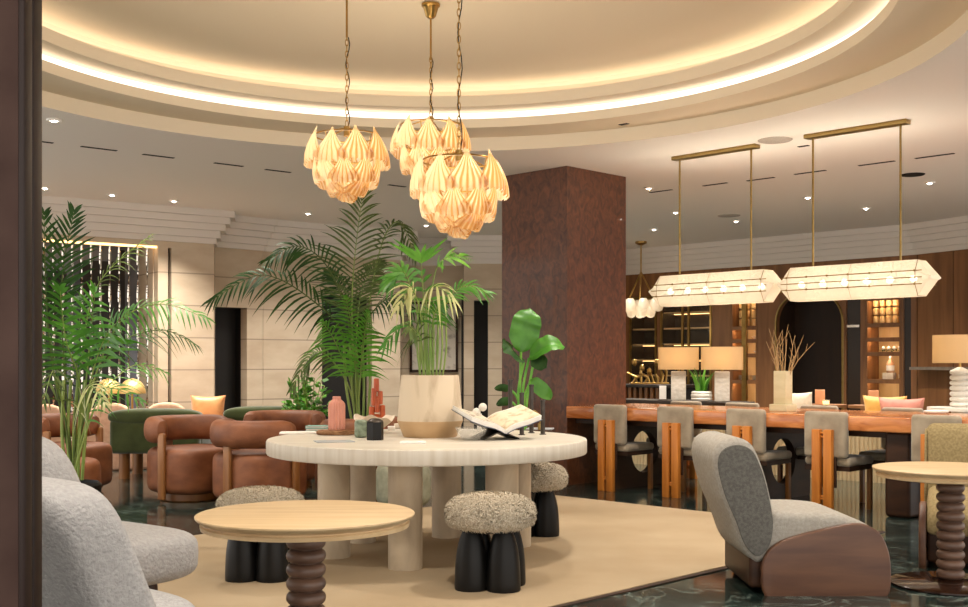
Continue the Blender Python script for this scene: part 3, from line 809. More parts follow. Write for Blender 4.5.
def pillow(name, loc, rz, tilt, w, h, mat, label, group=None):
    m = MB()
    def fn(v_):
        k = 1-.28*(abs(v_.x)/(w/2))**2*(1-abs(v_.z)/(h/2))-.0
        return v_
    n = 24; vs = []; fs = []
    for sd in (1, -1):
        for i in range(n+1):
            for j in range(n+1):
                u_, v_ = 2*i/n-1, 2*j/n-1
                e = max(0, (1-u_**4)*(1-v_**4))**.5
                px = u_*w/2*(1-.10*(1-v_*v_)); pz = v_*h/2*(1-.10*(1-u_*u_))
                vs.append((px, sd*.075*e, pz+h/2*.9))
    for k in (0, (n+1)**2):
        for i in range(n):
            for j in range(n): a = k+i*(n+1)+j; fs.append((a, a+1, a+n+2, a+n+1))
    m.add(vs, fs, Matrix.Rotation(tilt, 4, 'X'))
    o = m.build(name, mat); o.location = loc; o.rotation_euler = (0, 0, rz); return tag(o, label, 'cushion', group)
pillow('throw_pillow', (-3.24, 13.12, .42), radians(6), radians(-10), .41, .41, 'peach_pillow', 'peach silk cushion standing on the bench before the stone wall')
# brass dome lamps on a small table
t = thing('lamp_table', 'small round table under the two brass dome lamps', 'side table', (-4.22, 12.98, 0))
MB().cyl(0, 0, .60, .63, .30).build('tabletop', 'dark_wood', t); MB().cyl(0, 0, .02, .6, .03).build('pedestal', 'dark_wood', t); MB().cyl(0, 0, 0, .02, .17).build('base_disc', 'dark_wood', t)
def dome_lamp(loc, label):
    t = thing('dome_lamp', label, 'table lamp', loc, 0, 'brass dome lamps')
    pr = [(.15, .20), (.148, .235), (.13, .29), (.10, .33), (.06, .36), (.015, .372), (.001, .373)]
    MB().lathe(pr, 36).build('lamp_shade', 'lamp_brass', t)
    MB().cyl(0, 0, .012, .21, .012).build('stem', 'brass', t); MB().cyl(0, 0, 0, .012, .07).build('base', 'brass', t)
    MB().sphere((0, 0, .24), .03).build('bulb', 'bulb', t)
    return t
d1 = dome_lamp((-4.36, 13.02, .63), 'left brass dome lamp on the table behind the blush chairs')
dup(d1, (-4.06, 12.93, .63), 0, 'right brass dome lamp on the table behind the blush chairs')
# framed drawing
t = thing('framed_drawing', 'dark framed ink drawing on the stone wall behind the planter', 'picture', (PD(434, 17.2)[0], 17.2, 0))
x0, x1 = PD(410, 17.2)[0]-PD(434, 17.2)[0], PD(458, 17.2)[0]-PD(434, 17.2)[0]; z0, z1 = H-8*17.2/F, H+62*17.2/F
m = MB()
for a in ((x0, x0+.035, z0, z1), (x1-.035, x1, z0, z1), (x0, x1, z0, z0+.035), (x0, x1, z1-.035, z1)): m.box(a[0], a[1], -.05, -.002, a[2], a[3])
m.build('frame', 'dark_wood', t, 0); MB().box(x0+.03, x1-.03, -.02, -.004, z0+.03, z1-.03).build('drawing', 'sketch', t, 0)
# ================================================================== LIGHTS ON CHAINS
def petal_mb(Wd, Ht, k):
    m = MB(); nu, nv = 28, 12; vs = []; fs = []
    rnd = random.Random(k)
    for j in range(nv+1):
        v = j/nv
        hw = Wd*(.05+.95*min(1, (v/.78))**1.25) if v < .78 else Wd*(1+.04*(v-.78)/.22)
        for i in range(nu+1):
            u = 2*i/nu-1
            x = u*hw; z = -Ht*v + Ht*.07*u*u*v**2 + .008*cos(u*pi*6.5)*(v**4)
            y = .045*sin(pi*min(1, v*.8)) + .03*v**3 - .045*u*u*v + .009*cos(u*pi*6.5)*v
            vs.append((x, y, z))
    for j in range(nv):
        for i in range(nu): a = j*(nu+1)+i; fs.append((a, a+1, a+nu+2, a+nu+1))
    m.add(vs, fs); return m
def petal_uv(o, nu=28, nv=12):
    me = o.data; uv = me.uv_layers.new(name='UVMap'); 
    for lp in me.loops:
        k = lp.vertex_index; uv.data[lp.index].uv = ((k % (nu+1))/nu, (k//(nu+1))/nv)
def chandelier(x, y, ztop, label, turn):
    t = thing('shell_chandelier', label, 'chandelier', (x, y, ztop), turn, 'amber shell chandeliers in the round recess')
    tiers = [(9, .200, 0, .112, .22, 2), (9, .195, -.150, .098, .18, -20), (7, .140, -.250, .09, .145, -38), (5, .080, -.32, .07, .11, -50)]
    for k, (n, R, z, w, h, tilt) in enumerate(tiers):
        src = None
        for i in range(n):
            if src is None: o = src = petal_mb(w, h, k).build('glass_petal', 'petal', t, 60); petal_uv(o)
            else:
                o = src.copy(); COL.objects.link(o); o.parent = t
            a = 2*pi*(i+.5*(k % 2))/n
            o.location = (R*cos(a), R*sin(a), z+.012*((i*7) % 3-1)); o.rotation_euler = (radians(tilt), 0, a-pi/2)
    m = MB()
    for R, z in ((.20, -.03), (.16, -.17), (.10, -.28)):
        m.tube([(R*cos(2*pi*i/32), R*sin(2*pi*i/32), z) for i in range(32)], .005, 6, closed=True)
    for i in range(4):
        a = pi/4+pi/2*i; m.tube([(0, 0, .02), (.20*cos(a), .20*sin(a), -.03), (.16*cos(a), .16*sin(a), -.17), (.10*cos(a), .10*sin(a), -.28)], .004, 6)
    m.cyl(0, 0, -.03, .03, .02, seg=12); m.build('frame', 'brass', t)
    zc = 3.568-ztop   # ceiling of the recess above
    m = MB(); z = .03; k = 0
    while z < zc-.36:
        T = Matrix.Translation((0, 0, z+.019)) @ Matrix.Rotation(pi/2*(k % 2), 4, 'Z')
        m.tube([(.009*cos(b), 0, .023*sin(b)) for b in [2*pi*i/12 for i in range(12)]], .0028, 5, T, closed=True)
        z += .036; k += 1
    m.build('chain', 'brass', t)
    m = MB(); m.tube([(.012*sin(i*1.1)+.006, .004*cos(i*.9), .02+(zc-.38)*i/14) for i in range(15)], .0035, 6); m.build('cord', 'black', t)
    MB().tube([(0, 0, z-.02), (0, 0, zc-.04)], .007, 8).build('rod', 'brass', t)
    MB().lathe([(.02, zc-.10), (.035, zc-.085), (.05, zc-.03), (.062, zc-.02), (.062, zc-.006), (.0, zc-.002)], 28).build('canopy', 'brass', t)
    m = MB()
    for i in range(3):
        a = 2*pi*i/3; m.sphere((.075*cos(a), .075*sin(a), -.13), .022, 12)
    m.sphere((0, 0, -.26), .022, 12); m.build('bulb', 'bulb_small', t)
    l = bpy.data.lights.new('chandelier_glow', 'POINT'); l.energy = CH_W; l.color = (1, .87, .68); l.shadow_soft_size = .30
    lo = bpy.data.objects.new('chandelier_glow', l); COL.objects.link(lo); lo.parent = t; lo.location = (0, 0, -.16)
CH_W = 9
chandelier(-.855, 6.98, 2.62, 'left shell chandelier of the three, above the tall palm', .2)
chandelier(-.354, 7.45, 2.785, 'middle shell chandelier of the three, highest and partly behind the front one', .5)
chandelier(-.135, 6.02, 2.29, 'right shell chandelier of the three, hanging lowest and nearest', .05)

# ---- linear pendants
def linear_pendant(c, zc, label):
    t = thing('linear_pendant', label, 'pendant lamp', (c[0], c[1], zc), -pi/4, 'cast glass linear pendants over the dining table')
    Lm, Lt = .545, .65
    sec = [(0, -.125, .052), (0, -.075, .14), (0, .075, .14), (0, .125, .052), (0, .125, -.052), (0, .075, -.14), (0, -.075, -.14), (0, -.125, -.052)]
    nseg = 6; vs = []; fs = []
    xs = [-Lm+2*Lm*i/nseg for i in range(nseg+1)]
    for x in xs: vs += [(x, y, z) for _, y, z in sec]
    for i in range(nseg):
        for j in range(8): fs.append((i*8+j, i*8+(j+1) % 8, (i+1)*8+(j+1) % 8, (i+1)*8+j))
    for sgn, base in ((-1, 0), (1, nseg*8)):
        k = len(vs); vs += [(sgn*Lt, y*.85, z*.08) for _, y, z in sec]
        for j in range(8): fs.append((base+j, base+(j+1) % 8, k+(j+1) % 8, k+j))
        fs.append(tuple(range(k, k+8)))
    m = MB(); m.add(vs, fs); m.build('glass_shade', 'panel_glass', t, 0)
    m = MB()
    for sy in (-1, 1):
        for z, y, e in ((.052, .131, .60), (-.052, .131, .60), (0, .130, .60)):
            m.tube([(-e, sy*y*(1 if z else 1), z), (e, sy*y, z)], .0042, 6)
        for x in xs:
            for z in (.052, -.052): m.sphere((x, sy*.134, z), .009, 8)
            
    for x in xs[0::6]+[xs[3]]:
        m.tube([(x, a*.985, b*.985) for _, a, b in sec], .003, 6, closed=True)
    m.build('frame', 'antique_brass', t)
    top = ZC-zc
    for s in (-1, 1): MB().tube([(s*.375, 0, .13), (s*.375, 0, top-.03)], .009, 10).build('rod', 'antique_brass', t)
    MB().rbox(-.44, .44, -.045, .045, top-.035, top, .006, 2).build('ceiling_plate', 'antique_brass', t)
    for i in range(6):
        b = MB().sphere((-.48+.96*i/5, 0, 0), .026, 14, None, (1, 1, 1)).build('bulb', 'bulb', t)
    for i in range(6):
        l = bpy.data.lights.new('pendant_glow', 'POINT'); l.energy = PN_W; l.color = (1, .91, .78); l.shadow_soft_size = .03
        lo = bpy.data.objects.new('pendant_glow', l); COL.objects.link(lo); lo.parent = t; lo.location = (-.48+.96*i/5, 0, .0)
    for x in (-.3, .3):
        l = bpy.data.lights.new('pendant_uplight', 'SPOT'); l.energy = 14; l.color = (1, .88, .7); l.spot_size = radians(150); l.spot_blend = 1; l.shadow_soft_size = .1
        lo = bpy.data.objects.new('pendant_uplight', l); COL.objects.link(lo); lo.parent = t; lo.location = (x, 0, .16); lo.rotation_euler = (pi, 0, 0)
PN_W = .40
linear_pendant(W(714.5, 12.1), 1.843, 'left cast glass linear pendant on two brass rods')
linear_pendant(W(855.5, 12.05), 1.835, 'right cast glass linear pendant on two brass rods')
# ---- small opal chandelier
x, y = CEIL(641, 241.5)
t = thing('opal_chandelier', 'small chandelier of opal glass cups hanging beside the pillar', 'chandelier', (x, y, ZC))
sc = y/F
MB().lathe([(.03, -.06), (.09, -.03), (.09, 0)], 24).build('canopy', 'brass', t)
MB().tube([(0, 0, -.03), (0, 0, -.50)], .012, 8).build('rod', 'brass', t)
m = MB()
for a in range(3): m.tube([(0, 0, -.48), (.28*cos(a*2.1+.3), .28*sin(a*2.1+.3), -.98)], .014, 6)
m.build('chain', 'brass', t)
for i in range(8):
    a = 2*pi*i/8
    for R, z, s_ in ((.27, -1.0, .085), (.15, -1.10, .08)):
        if R < .2 and i % 2: continue
        MB().lathe([(.02, z-.09), (s_*.7, z-.07), (s_, z), (s_*.8, z+.07), (s_*.55, z+.10)], 14, (R*cos(a), R*sin(a))).build('glass_cup', 'white_glass', t)
l = bpy.data.lights.new('opal_glow', 'POINT'); l.energy = 4; l.color = (1, .85, .65); l.shadow_soft_size = .2
lo = bpy.data.objects.new('opal_glow', l); COL.objects.link(lo); lo.parent = t; lo.location = (0, 0, -1.35)

# ================================================================== PLANTS
def frond(parent, pts, n, L, w, N=(0, -.8, .6), t0=.3, droop=.35, fwd=.55, mat='leaf', rach=.007, seed=1, taper=.55):
    rnd = random.Random(seed)
    pts = [Vector(p) for p in pts]; c = crom(pts, 12); m = MB().use('stem' if mat != 'leaf_dark' else 'leaf_olive')
    nC = len(c); m.tube([tuple(p) for p in c], [rach*(1-.8*i/(nC-1)) for i in range(nC)], 6)
    m.use(mat); N = Vector(N).normalized()
    for i in range(n):
        s = i/(n-1); t = t0+(1-t0)*s; f = t*(nC-1); k = min(int(f), nC-2)
        p = c[k].lerp(c[k+1], f-k); T = (c[k+1]-c[k]).normalized()
        S = T.cross(N).normalized()
        for sd in (1, -1):
            fw = fwd+(.93-fwd)*s**2+rnd.uniform(-.06, .06)
            d = (S*sd*sqrt(max(.05, 1-fw*fw))+T*fw+N*rnd.uniform(-.02, .22)).normalized()
            ln = L*(.6+.4*sin(pi*min(1, s*1.25+.1)))*(1-taper*s**2.5)*rnd.uniform(.88, 1.08)
            wd = (T-d*T.dot(d)); wd = wd.normalized() if wd.length > .05 else S.cross(d).normalized()
            vs = []; K = 5; dr = droop*rnd.uniform(.7, 1.3)
            prof = [.35, .85, 1, .82, .5, .04]
            for j in range(K+1):
                q_ = j/K; pp = p+d*ln*q_+Vector((0, 0, -1))*dr*ln*q_*q_
                h = wd*w*prof[j]/2; vs += [pp+h, pp-h]
            m.add(vs, [(2*j, 2*j+1, 2*j+3, 2*j+2) for j in range(K)])
    me = m.build('frond', None, parent, 60)
    if parent: me.location = -parent.location
    return me
def pxs(Y, *pts):
    out = []
    for p in pts:
        px, py = p[0], p[1]; dy = p[2] if len(p) > 2 else 0
        out.append(P(px, py, Y+dy))
    return out
def stems(parent, lst, r=.008, mat='stem'):
    for pts in lst:
        o = MB().tube([tuple(p) for p in crom(pts, 6)], r, 6).build('stem', mat, parent); o.location = -parent.location

# left palm
Y = 7.5; bx = P(72, 480, Y)
t = thing('potted_palm', 'large leafy palm behind the pale grey chairs at the far left', 'plant', (bx.x, Y, 0))
MB().lathe([(.13, 0), (.16, .02), (.19, .36), (.17, .38), (.165, .34)], 36).build('pot', 'black', t); MB().cyl(0, 0, .30, .34, .165).build('soil', 'soil', t)
B = (73, 478)
fr = [
 ([B, (64, 360), (62, 280, -.1), (74, 212, -.2)], 22, .34, .030, (0, -1, .1), .55, .15, .75, 'leaf_dark'),
 ([B, (52, 360), (46, 290, -.2), (44, 215, -.4)], 20, .36, .032, (.3, -1, .1), .5, .2, .75, 'leaf_dark'),
 ([B, (80, 370), (98, 285), (150, 236, .1)], 20, .22, .020, (-.2, -.5, .8), .62, .5, .7, 'leaf_olive'),
 ([B, (85, 390), (90, 340), (95, 292, -.25)], 15, .42, .046, (0, -1, .3), .5, .25, .5, 'leaf_bright'),
 ([B, (80, 390), (66, 340, -.2), (60, 290, -.4)], 17, .38, .042, (0, -1, .3), .45, .3, .55, 'leaf'),
 ([B, (86, 400), (104, 340, -.1), (130, 310, -.3)], 17, .34, .036, (0, -.9, .6), .45, .35, .6, 'leaf'),
 ([B, (88, 400), (118, 325, -.1), (160, 304, -.15), (206, 318, -.2)], 26, .27, .022, (0, -.6, .8), .4, .55, .6, 'leaf'),
 ([B, (84, 420), (112, 350), (160, 330, .2), (196, 345, .3)], 24, .25, .020, (0, -.5, .8), .4, .6, .6, 'leaf_dark'),
 ([B, (84, 430), (96, 395), (112, 388, -.1), (140, 400, -.2)], 16, .24, .024, (0, -.7, .8), .3, .55, .6, 'leaf'),
 ([B, (78, 430), (84, 392, -.2), (92, 386, -.35), (104, 402, -.5)], 14, .24, .026, (0, -.8, .6), .35, .7, .55, 'leaf_pale'),
 ([B, (66, 420), (56, 380, -.2), (52, 372, -.4), (44, 400, -.6)], 14, .26, .028, (0, -.8, .6), .35, .7, .55, 'leaf_olive'),
 ([B, (62, 400), (48, 330, .2), (30, 290, .3)], 22, .32, .026, (.2, -.9, .4), .4, .4, .6, 'leaf_dark'),
 ([B, (90, 420), (105, 390, .2), (135, 365, .4), (165, 372, .5)], 18, .24, .02, (0, -.6, .8), .35, .6, .6, 'leaf'),
 ([B, (76, 400), (78, 340, .2), (82, 300, .4)], 22, .34, .03, (.1, -1, .2), .4, .3, .6, 'leaf_dark'),
]
for i, (pt, n, L, w, N, t0, dr, fw, mt) in enumerate(fr): frond(t, pxs(Y, *pt), int(n*.78), L*1.0, w*.66, N, t0, dr, fw-.08, mt, .008, i)
stems(t, [pxs(Y, (66+4*i, 480), (62+6*i, 430), (64+7*i, 380)) for i in range(5)], .011)

# tall palm behind the table
Y = 10.8; bx = P(357, 430, Y)
t = thing('potted_palm', 'tall arching palm behind the left half of the travertine table', 'plant', (bx.x, Y, 0))
MB().lathe([(.16, 0), (.19, .02), (.22, .42), (.20, .44), (.195, .40)], 36).build('pot', 'black', t); MB().cyl(0, 0, .36, .40, .195).build('soil', 'soil', t)
B = (357, 428)
fr = [
 ([B, (352, 330), (354, 265), (362, 198, .1)], 26, .60, .022, (.08, -1, .1), .40, .30, .55, 'leaf_olive'),
 ([B, (350, 330), (328, 268, -.1), (298, 246, -.2), (268, 260, -.3)], 22, .40, .023, (0, -.75, .65), .42, .5, .5, 'leaf_dark'),
 ([B, (345, 340), (312, 300, -.2), (262, 275, -.3), (212, 300, -.4)], 26, .40, .024, (0, -.75, .65), .38, .5, .5, 'leaf_dark'),
 ([B, (364, 340), (380, 250, .2), (398, 222, .3), (416, 256, .4)], 22, .30, .020, (-.3, -.6, .7), .5, .55, .6, 'leaf_olive'),
 ([B, (360, 340), (376, 308, -.2), (396, 298, -.3), (420, 316, -.35)], 20, .28, .022, (0, -.6, .8), .4, .6, .55, 'leaf_dark'),
 ([B, (356, 380), (352, 330, -.2), (346, 298, -.5)], 18, .44, .024, (0, -1, .35), .35, .45, .45, 'leaf_bright'),
 ([B, (360, 380), (364, 336, -.2), (368, 312, -.5)], 20, .40, .028, (0, -1, .35), .35, .45, .5, 'leaf_bright'),
 ([B, (350, 380), (334, 340, -.2), (322, 322, -.4)], 14, .38, .024, (0, -1, .4), .4, .6, .5, 'leaf_bright'),
 ([B, (348, 385), (326, 355, -.1), (310, 356, -.1), (292, 388, -.1)], 18, .28, .024, (0, -.6, .7), .4, .7, .6, 'leaf_olive'),
 ([B, (352, 350), (344, 300, .2), (330, 272, .2)], 24, .34, .022, (.1, -1, .2), .5, .4, .5, 'leaf_dark'),
 ([B, (356, 350), (362, 290, .2), (380, 262, .3)], 24, .34, .022, (-.1, -1, .2), .5, .4, .5, 'leaf_olive'),
]
for i, (pt, n, L, w, N, t0, dr, fw, mt) in enumerate(fr): frond(t, pxs(Y, *pt), n, L, w, N, t0, dr, fw, mt, .011, 40+i, .35 if i == 0 else .55)
stems(t, [pxs(Y, (353+3.2*i, 428), (346+6*i, 385), (344+6*i, 345)) for i in range(5)], .014)

# planter on the stone table with the kentia
t = thing('stone_planter', 'tall stone planter with a tapered foot in the middle of the travertine table', 'planter', (-.34, 7.06, TH))
MB().lathe([(.165, 0), (.170, .006), (.207, .098), (.207, .102)], 64).build('planter_foot', 'pot_stone2', t)
MB().lathe([(.207, .102), (.206, .108), (.182, .383), (.180, .387), (.160, .387), (.158, .34)], 64).build('planter_body', 'pot_stone', t)
MB().cyl(0, 0, .33, .345, .16).build('soil', 'soil', t)
t = thing('kentia_palm', 'bright green kentia palm growing out of the stone planter', 'plant', (-.34, 7.06, TH+.345))
Y = 7.06
def KB(i): return (420+i*4.2, 378)
fr = [
 ([KB(1), (424, 310), (422, 280), (421, 258, -.05)], 5, .25, .024, (0, -1, .15), .90, .06, .62, 'leaf_bright'),
 ([KB(3), (430, 310), (436, 270), (446, 258, -.05), (462, 256, 0)], 9, .19, .024, (0, -.6, .9), .55, .3, .55, 'leaf_bright'),
 ([KB(2), (427, 320), (428, 294, -.1), (436, 286, -.2), (452, 298, -.2)], 8, .20, .019, (0, -.7, .7), .45, .8, .6, 'leaf_pale'),
 ([KB(0), (421, 320), (414, 292, -.1), (408, 288, -.15), (399, 306, -.2)], 8, .20, .019, (0, -.7, .7), .45, .8, .6, 'leaf_pale'),
 ([KB(4), (438, 330), (450, 298), (466, 286), (486, 292, 0)], 14, .17, .018, (0, -.6, .8), .45, .5, .65, 'leaf'),
 ([KB(0), (418, 320), (408, 280), (400, 272), (388, 283)], 14, .20, .026, (0, -.7, .7), .4, .5, .6, 'leaf'),
 ([KB(0), (416, 340), (410, 326, -.1), (402, 324), (386, 344)], 12, .18, .018, (0, -.7, .7), .4, .6, .6, 'leaf'),
 ([KB(2), (426, 330), (426, 298, .1), (422, 276, .1)], 5, .21, .024, (0, -1, .2), .5, .45, .4, 'leaf'),
 ([KB(3), (432, 330), (436, 310, -.1), (442, 304, -.15)], 10, .19, .024, (0, -1, .3), .4, .6, .55, 'leaf'),
 ([KB(1), (422, 345), (416, 330, -.1), (410, 330, -.2)], 8, .18, .02, (0, -1, .3), .4, .8, .5, 'leaf_olive'),
]
for i, (pt, n, L, w, N, t0, dr, fw, mt) in enumerate(fr): frond(t, pxs(Y, *pt), n, L, w, N, t0, dr, fw, mt, .006, 80+i, .3)
stems(t, [pxs(Y, (421+3*i, 379), (417+4.2*i, 345), (419+3.6*i, 300)) for i in range(8)], .0065)

# bird of paradise behind the table
Y = 8.7; bx = P(523, 430, Y)
t = thing('bird_of_paradise', 'broad leaved bird of paradise plant in front of the wood clad pillar', 'plant', (bx.x, Y, .01))
MB().lathe([(.13, 0), (.16, .02), (.19, .48), (.17, .50), (.165, .45)], 36).build('pot', 'black', t); MB().cyl(0, 0, .42, .46, .165).build('soil', 'soil', t)
def blade(pts, w, side, mat, fold=.25, wave=.0):
    c = crom([Vector(p) for p in pts], 8); n = len(c); m = MB(); vs = []; fs = []; Sd = Vector(side).normalized()
    for i, p in enumerate(c):
        s_ = i/(n-1); T = (c[min(i+1, n-1)]-c[max(i-1, 0)]).normalized()
        S_ = (Sd-T*Sd.dot(T)).normalized(); Nn = S_.cross(T)
        h = w/2*min(1, (s_/.22+.06))**.7*max(.02, 1-max(0, (s_-.45)/.55)**2.6)
        for k in (-1, -.6, -.25, 0, .25, .6, 1):
            vs.append(p+S_*h*k+Nn*(abs(k)*fold*h-.02*k*k)+Nn*wave*sin(s_*26+k)*abs(k))
    for i in range(n-1):
        for k in range(6): a = i*7+k; fs.append((a, a+1, a+8, a+7))
    m.add(vs, fs); o = m.build('leaf_blade', mat, t, 60); o.location = -t.location
blade(pxs(Y, (521, 352), (525, 330), (528, 318), (530, 308, .05)), .235, (1, .15, 0), 'leaf', .2, .006)
blade(pxs(Y, (529, 358), (543, 348, -.05), (553, 344, -.05), (565, 347, 0)), .17, (.1, -.55, -.6), 'leaf', .5, .004)
blade(pxs(Y, (532, 357), (540, 362, -.05), (547, 368, -.1)), .13, (.5, -.2, .6), 'leaf_dark', .3, .004)
blade(pxs(Y, (530, 382), (538, 386, -.05), (546, 393, -.1), (551, 399, -.1)), .115, (.55, -.2, .7), 'leaf', .2, .002)
blade(pxs(Y, (524, 362), (514, 352, -.05), (507, 345, -.05), (502, 340, -.05)), .17, (.5, -.3, -.7), 'leaf_dark', .4, .004)
blade(pxs(Y, (511, 390), (503, 388, -.05), (496, 389, -.1)), .06, (0, -.3, 1), 'leaf_dark', .2)
blade(pxs(Y, (512, 402), (504, 402, -.05), (498, 405, -.1)), .07, (0, -.3, 1), 'leaf_dark', .2)
stems(t, [pxs(Y, (521, 430), (520, 390), (521, 352)), pxs(Y, (524, 430), (523, 390), (529, 358)), pxs(Y, (523, 430), (518, 395), (524, 362)), pxs(Y, (526, 430), (527, 400), (534, 360)),
          pxs(Y, (524, 430), (524, 400), (530, 382)), pxs(Y, (521, 430), (518, 400), (511, 390)), pxs(Y, (521, 430), (518, 410), (512, 402))], .011, 'leaf_bright')

# small bush behind the barrel chairs
Y = 11.6; bx = P(308, 420, Y)
t = thing('potted_shrub', 'small bright leafy shrub beyond the rust chairs left of the tall palm', 'plant', (bx.x, Y, 0))
MB().lathe([(.15, 0), (.2, .03), (.2, .46), (.18, .48), (.17, .44)], 32).build('pot', 'pot_stone2', t); MB().cyl(0, 0, .40, .44, .17).build('soil', 'soil', t)
rnd = random.Random(11); m = MB().use('leaf_bright'); m2 = MB()
for i in range(46):
    a = rnd.uniform(0, 2*pi); r_ = rnd.uniform(.05, .30); hh = rnd.uniform(.65, 1.10); hh = .5+(hh-.5)*(1-r_*.7)
    e = Vector((r_*cos(a), r_*sin(a), hh)); b = Vector((.04*cos(a), .04*sin(a), .44)); m2.tube([b, (b+e)/2+Vector((0, 0, .04)), e], .005, 5)
    for k in range(11):
        p = b.lerp(e, .3+.7*k/10); d = Vector((rnd.uniform(-1, 1), rnd.uniform(-1, 1), rnd.uniform(-.2, .9))).normalized(); s_ = d.cross(Vector((rnd.uniform(-1, 1), rnd.uniform(-1, 1), 1))).normalized()
        L = rnd.uniform(.06, .11); w = L*.32
        m.use('leaf_bright' if rnd.random() < .5 else 'leaf')
        m.add([p, p+d*L*.5+s_*w, p+d*L, p+d*L*.5-s_*w], [(0, 1, 2, 3)])
m.build('foliage', None, t, 0); m2.build('stem', 'stem', t)
# ================================================================== THINGS ON THE STONE TABLE
def on(px, py, z=TH):
    Y = (H-z)*F/(py-HZ); return ((px-484)*Y/F, Y, z)
def book_flat(px, py, w, d, h, rz, cover, label, name='book', cat='book', z=TH, group=None):
    x, y, z = on(px, py, z); t = thing(name, label, cat, (x, y, z), rz, group)
    MB().rbox(-w/2, w/2, -d/2, d/2, 0, h*.14+.001, .001, 2).build('back_cover', cover, t)
    MB().box(-w/2+.004, w/2-.004, -d/2+.004, d/2-.004, h*.14, h*.86).build('page_block', 'paper', t, 0)
    MB().rbox(-w/2, w/2, -d/2, d/2, h*.86, h, .001, 2).build('front_cover', cover, t)
    return t
book_flat(317, 430.5, .15, .12, .018, .1, 'teal', 'teal book lying under another teal book near the ribbed vase')
x, y, z = on(317, 430.5)
book_flat(317.5, 430.4, .14, .115, .017, -.05, 'teal', 'upper teal book of the pair near the ribbed vase', z=TH) if False else None
b = book_flat(317, 430.5, .142, .115, .016, -.08, 'teal', 'upper teal book of the stacked pair near the ribbed vase'); b.location.z = TH+.0182
def sheet(px, py, w, d, h, rz, mat, label, name, cat='magazine', mat2=None):
    x, y, z = on(px, py); m = MB().use(mat); m.rbox(-w/2, w/2, -d/2, d/2, 0, h, .002, 2)
    if mat2: m.use(mat2); m.rbox(-w/2+.01, w/2-.01, -d/2+.01, d/2-.01, h, h+.003, .001, 2)
    o = m.build(name, smooth=30); o.location = (x, y, z); o.rotation_euler = (0, 0, rz); tag(o, label, cat)
sheet(298, 433.5, .24, .17, .008, .15, 'paper', 'white magazine at the left end of the stone table', 'magazine', 'magazine', 'paper')
sheet(334, 441.8, .22, .15, .006, .3, pm('grey_cover', '8d8f90', 'a5a7a6', .5, (9, 9, 9)), 'grey folded leaflet at the front of the table below the wooden tray', 'leaflet', 'leaflet')
sheet(413, 443, .15, .11, .008, .05, 'paper', 'white card booklet in front of the stone planter', 'booklet', 'booklet', 'paper')
sheet(540, 429.5, .18, .14, .010, -.2, pm('pale_cover', 'b9bbbd', '8d9095', .4, (12, 12, 12)), 'flat magazine under the dark candlesticks on the right of the table', 'magazine')
sheet(391.5, 430.5, .05, .05, .03, .1, 'paper', 'small white box behind the dark hexagonal box', 'gift_box', 'box')
sheet(399.5, 428.5, .07, .05, .035, -.1, 'cream', 'small cream box beside the foot of the stone planter', 'gift_box', 'box')
# wooden tray with ribbed vase
x, y, z = on(336, 434.8)
o = MB().sup((0, 0, .016), (.125, .085, .016), .4, .7, 40).build('wood_tray', 'tray_wood'); o.location = (x, y, z+.0); tag(o, 'rough brown wooden tray under the pink ribbed vase', 'tray')
t = thing('ribbed_vase', 'pink ribbed ceramic bottle vase on the wooden tray', 'vase', (x+.005, y, z+.032))
MB().lathe([(.044, 0), (.050, .004), (.052, .02), (.052, .155), (.049, .172), (.038, .186), (.027, .195), (.025, .20), (.025, .213), (.021, .216), (.019, .20), (.018, .12)], 96, rib=.065, nrib=16).build('body', 'pink', t)
x, y, z = on(361.3, 437.5)
o = MB().sup((0, 0, .055), (.042, .042, .055), .35, .75, 32).build('stone_jar', 'green_marble'); o.location = (x, y, z); tag(o, 'green marble jar left of the dark hexagonal box', 'jar')
x, y, z = on(375.2, 440)
t = thing('hexagonal_box', 'dark bronze hexagonal box at the front of the table', 'box', (x, y, z), .35)
MB().lathe([(.050, 0), (.052, .004), (.052, .104), (.050, .108)], 6).build('body', 'black', t, 20); MB().lathe([(.050, .108), (.045, .118), (.028, .128), (0, .132)], 24).build('lid', 'black_metal', t)
# wavy cream bowl on a foot
x, y, z = on(375, 433)
m = MB(); n = 64; vs = []; fs = []
prof = [(.03, 0), (.035, .004), (.03, .012), (.06, .03), (.095, .055), (.118, .076), (.112, .078), (.085, .055), (.04, .035), (.001, .03)]
for k, (r_, z_) in enumerate(prof):
    for i in range(n):
        a = 2*pi*i/n; wv = (.012*sin(3*a)+.006*sin(7*a+1))*(r_/.118)**2; vs.append((r_*cos(a)*(1.0+.05*sin(5*a)*(r_/.118)), r_*sin(a), z_+wv))
for k in range(len(prof)-1):
    for i in range(n): fs.append((k*n+i, k*n+(i+1) % n, (k+1)*n+(i+1) % n, (k+1)*n+i))
m.add(vs, fs); o = m.build('wavy_bowl', 'cream'); o.scale = (1.15, 1.0, 1.35); o.location = (x-.005, y, z); tag(o, 'wide cream bowl with a wavy rim behind the dark hexagonal box', 'bowl')
# stacked orange sculpture
x, y = P(377, 415, 7.55)[:2]
t = thing('tube_sculpture', 'stacked orange glazed tube sculpture behind the cream bowl', 'sculpture', (x, y, TH))
for (dx, z0, h) in ((-.036, 0, .17), (.036, .02, .16), (.0, .0, .12), (-.020, .175, .12), (.020, .185, .09), (.0, .13, .11), (-.004, .27, .09)):
    MB().lathe([(.012, z0), (.018, z0+.003), (.019, z0+h/2), (.018, z0+h-.003), (.012, z0+h)], 20, (dx, .01*(dx > 0))).build('tube', 'terracotta', t)
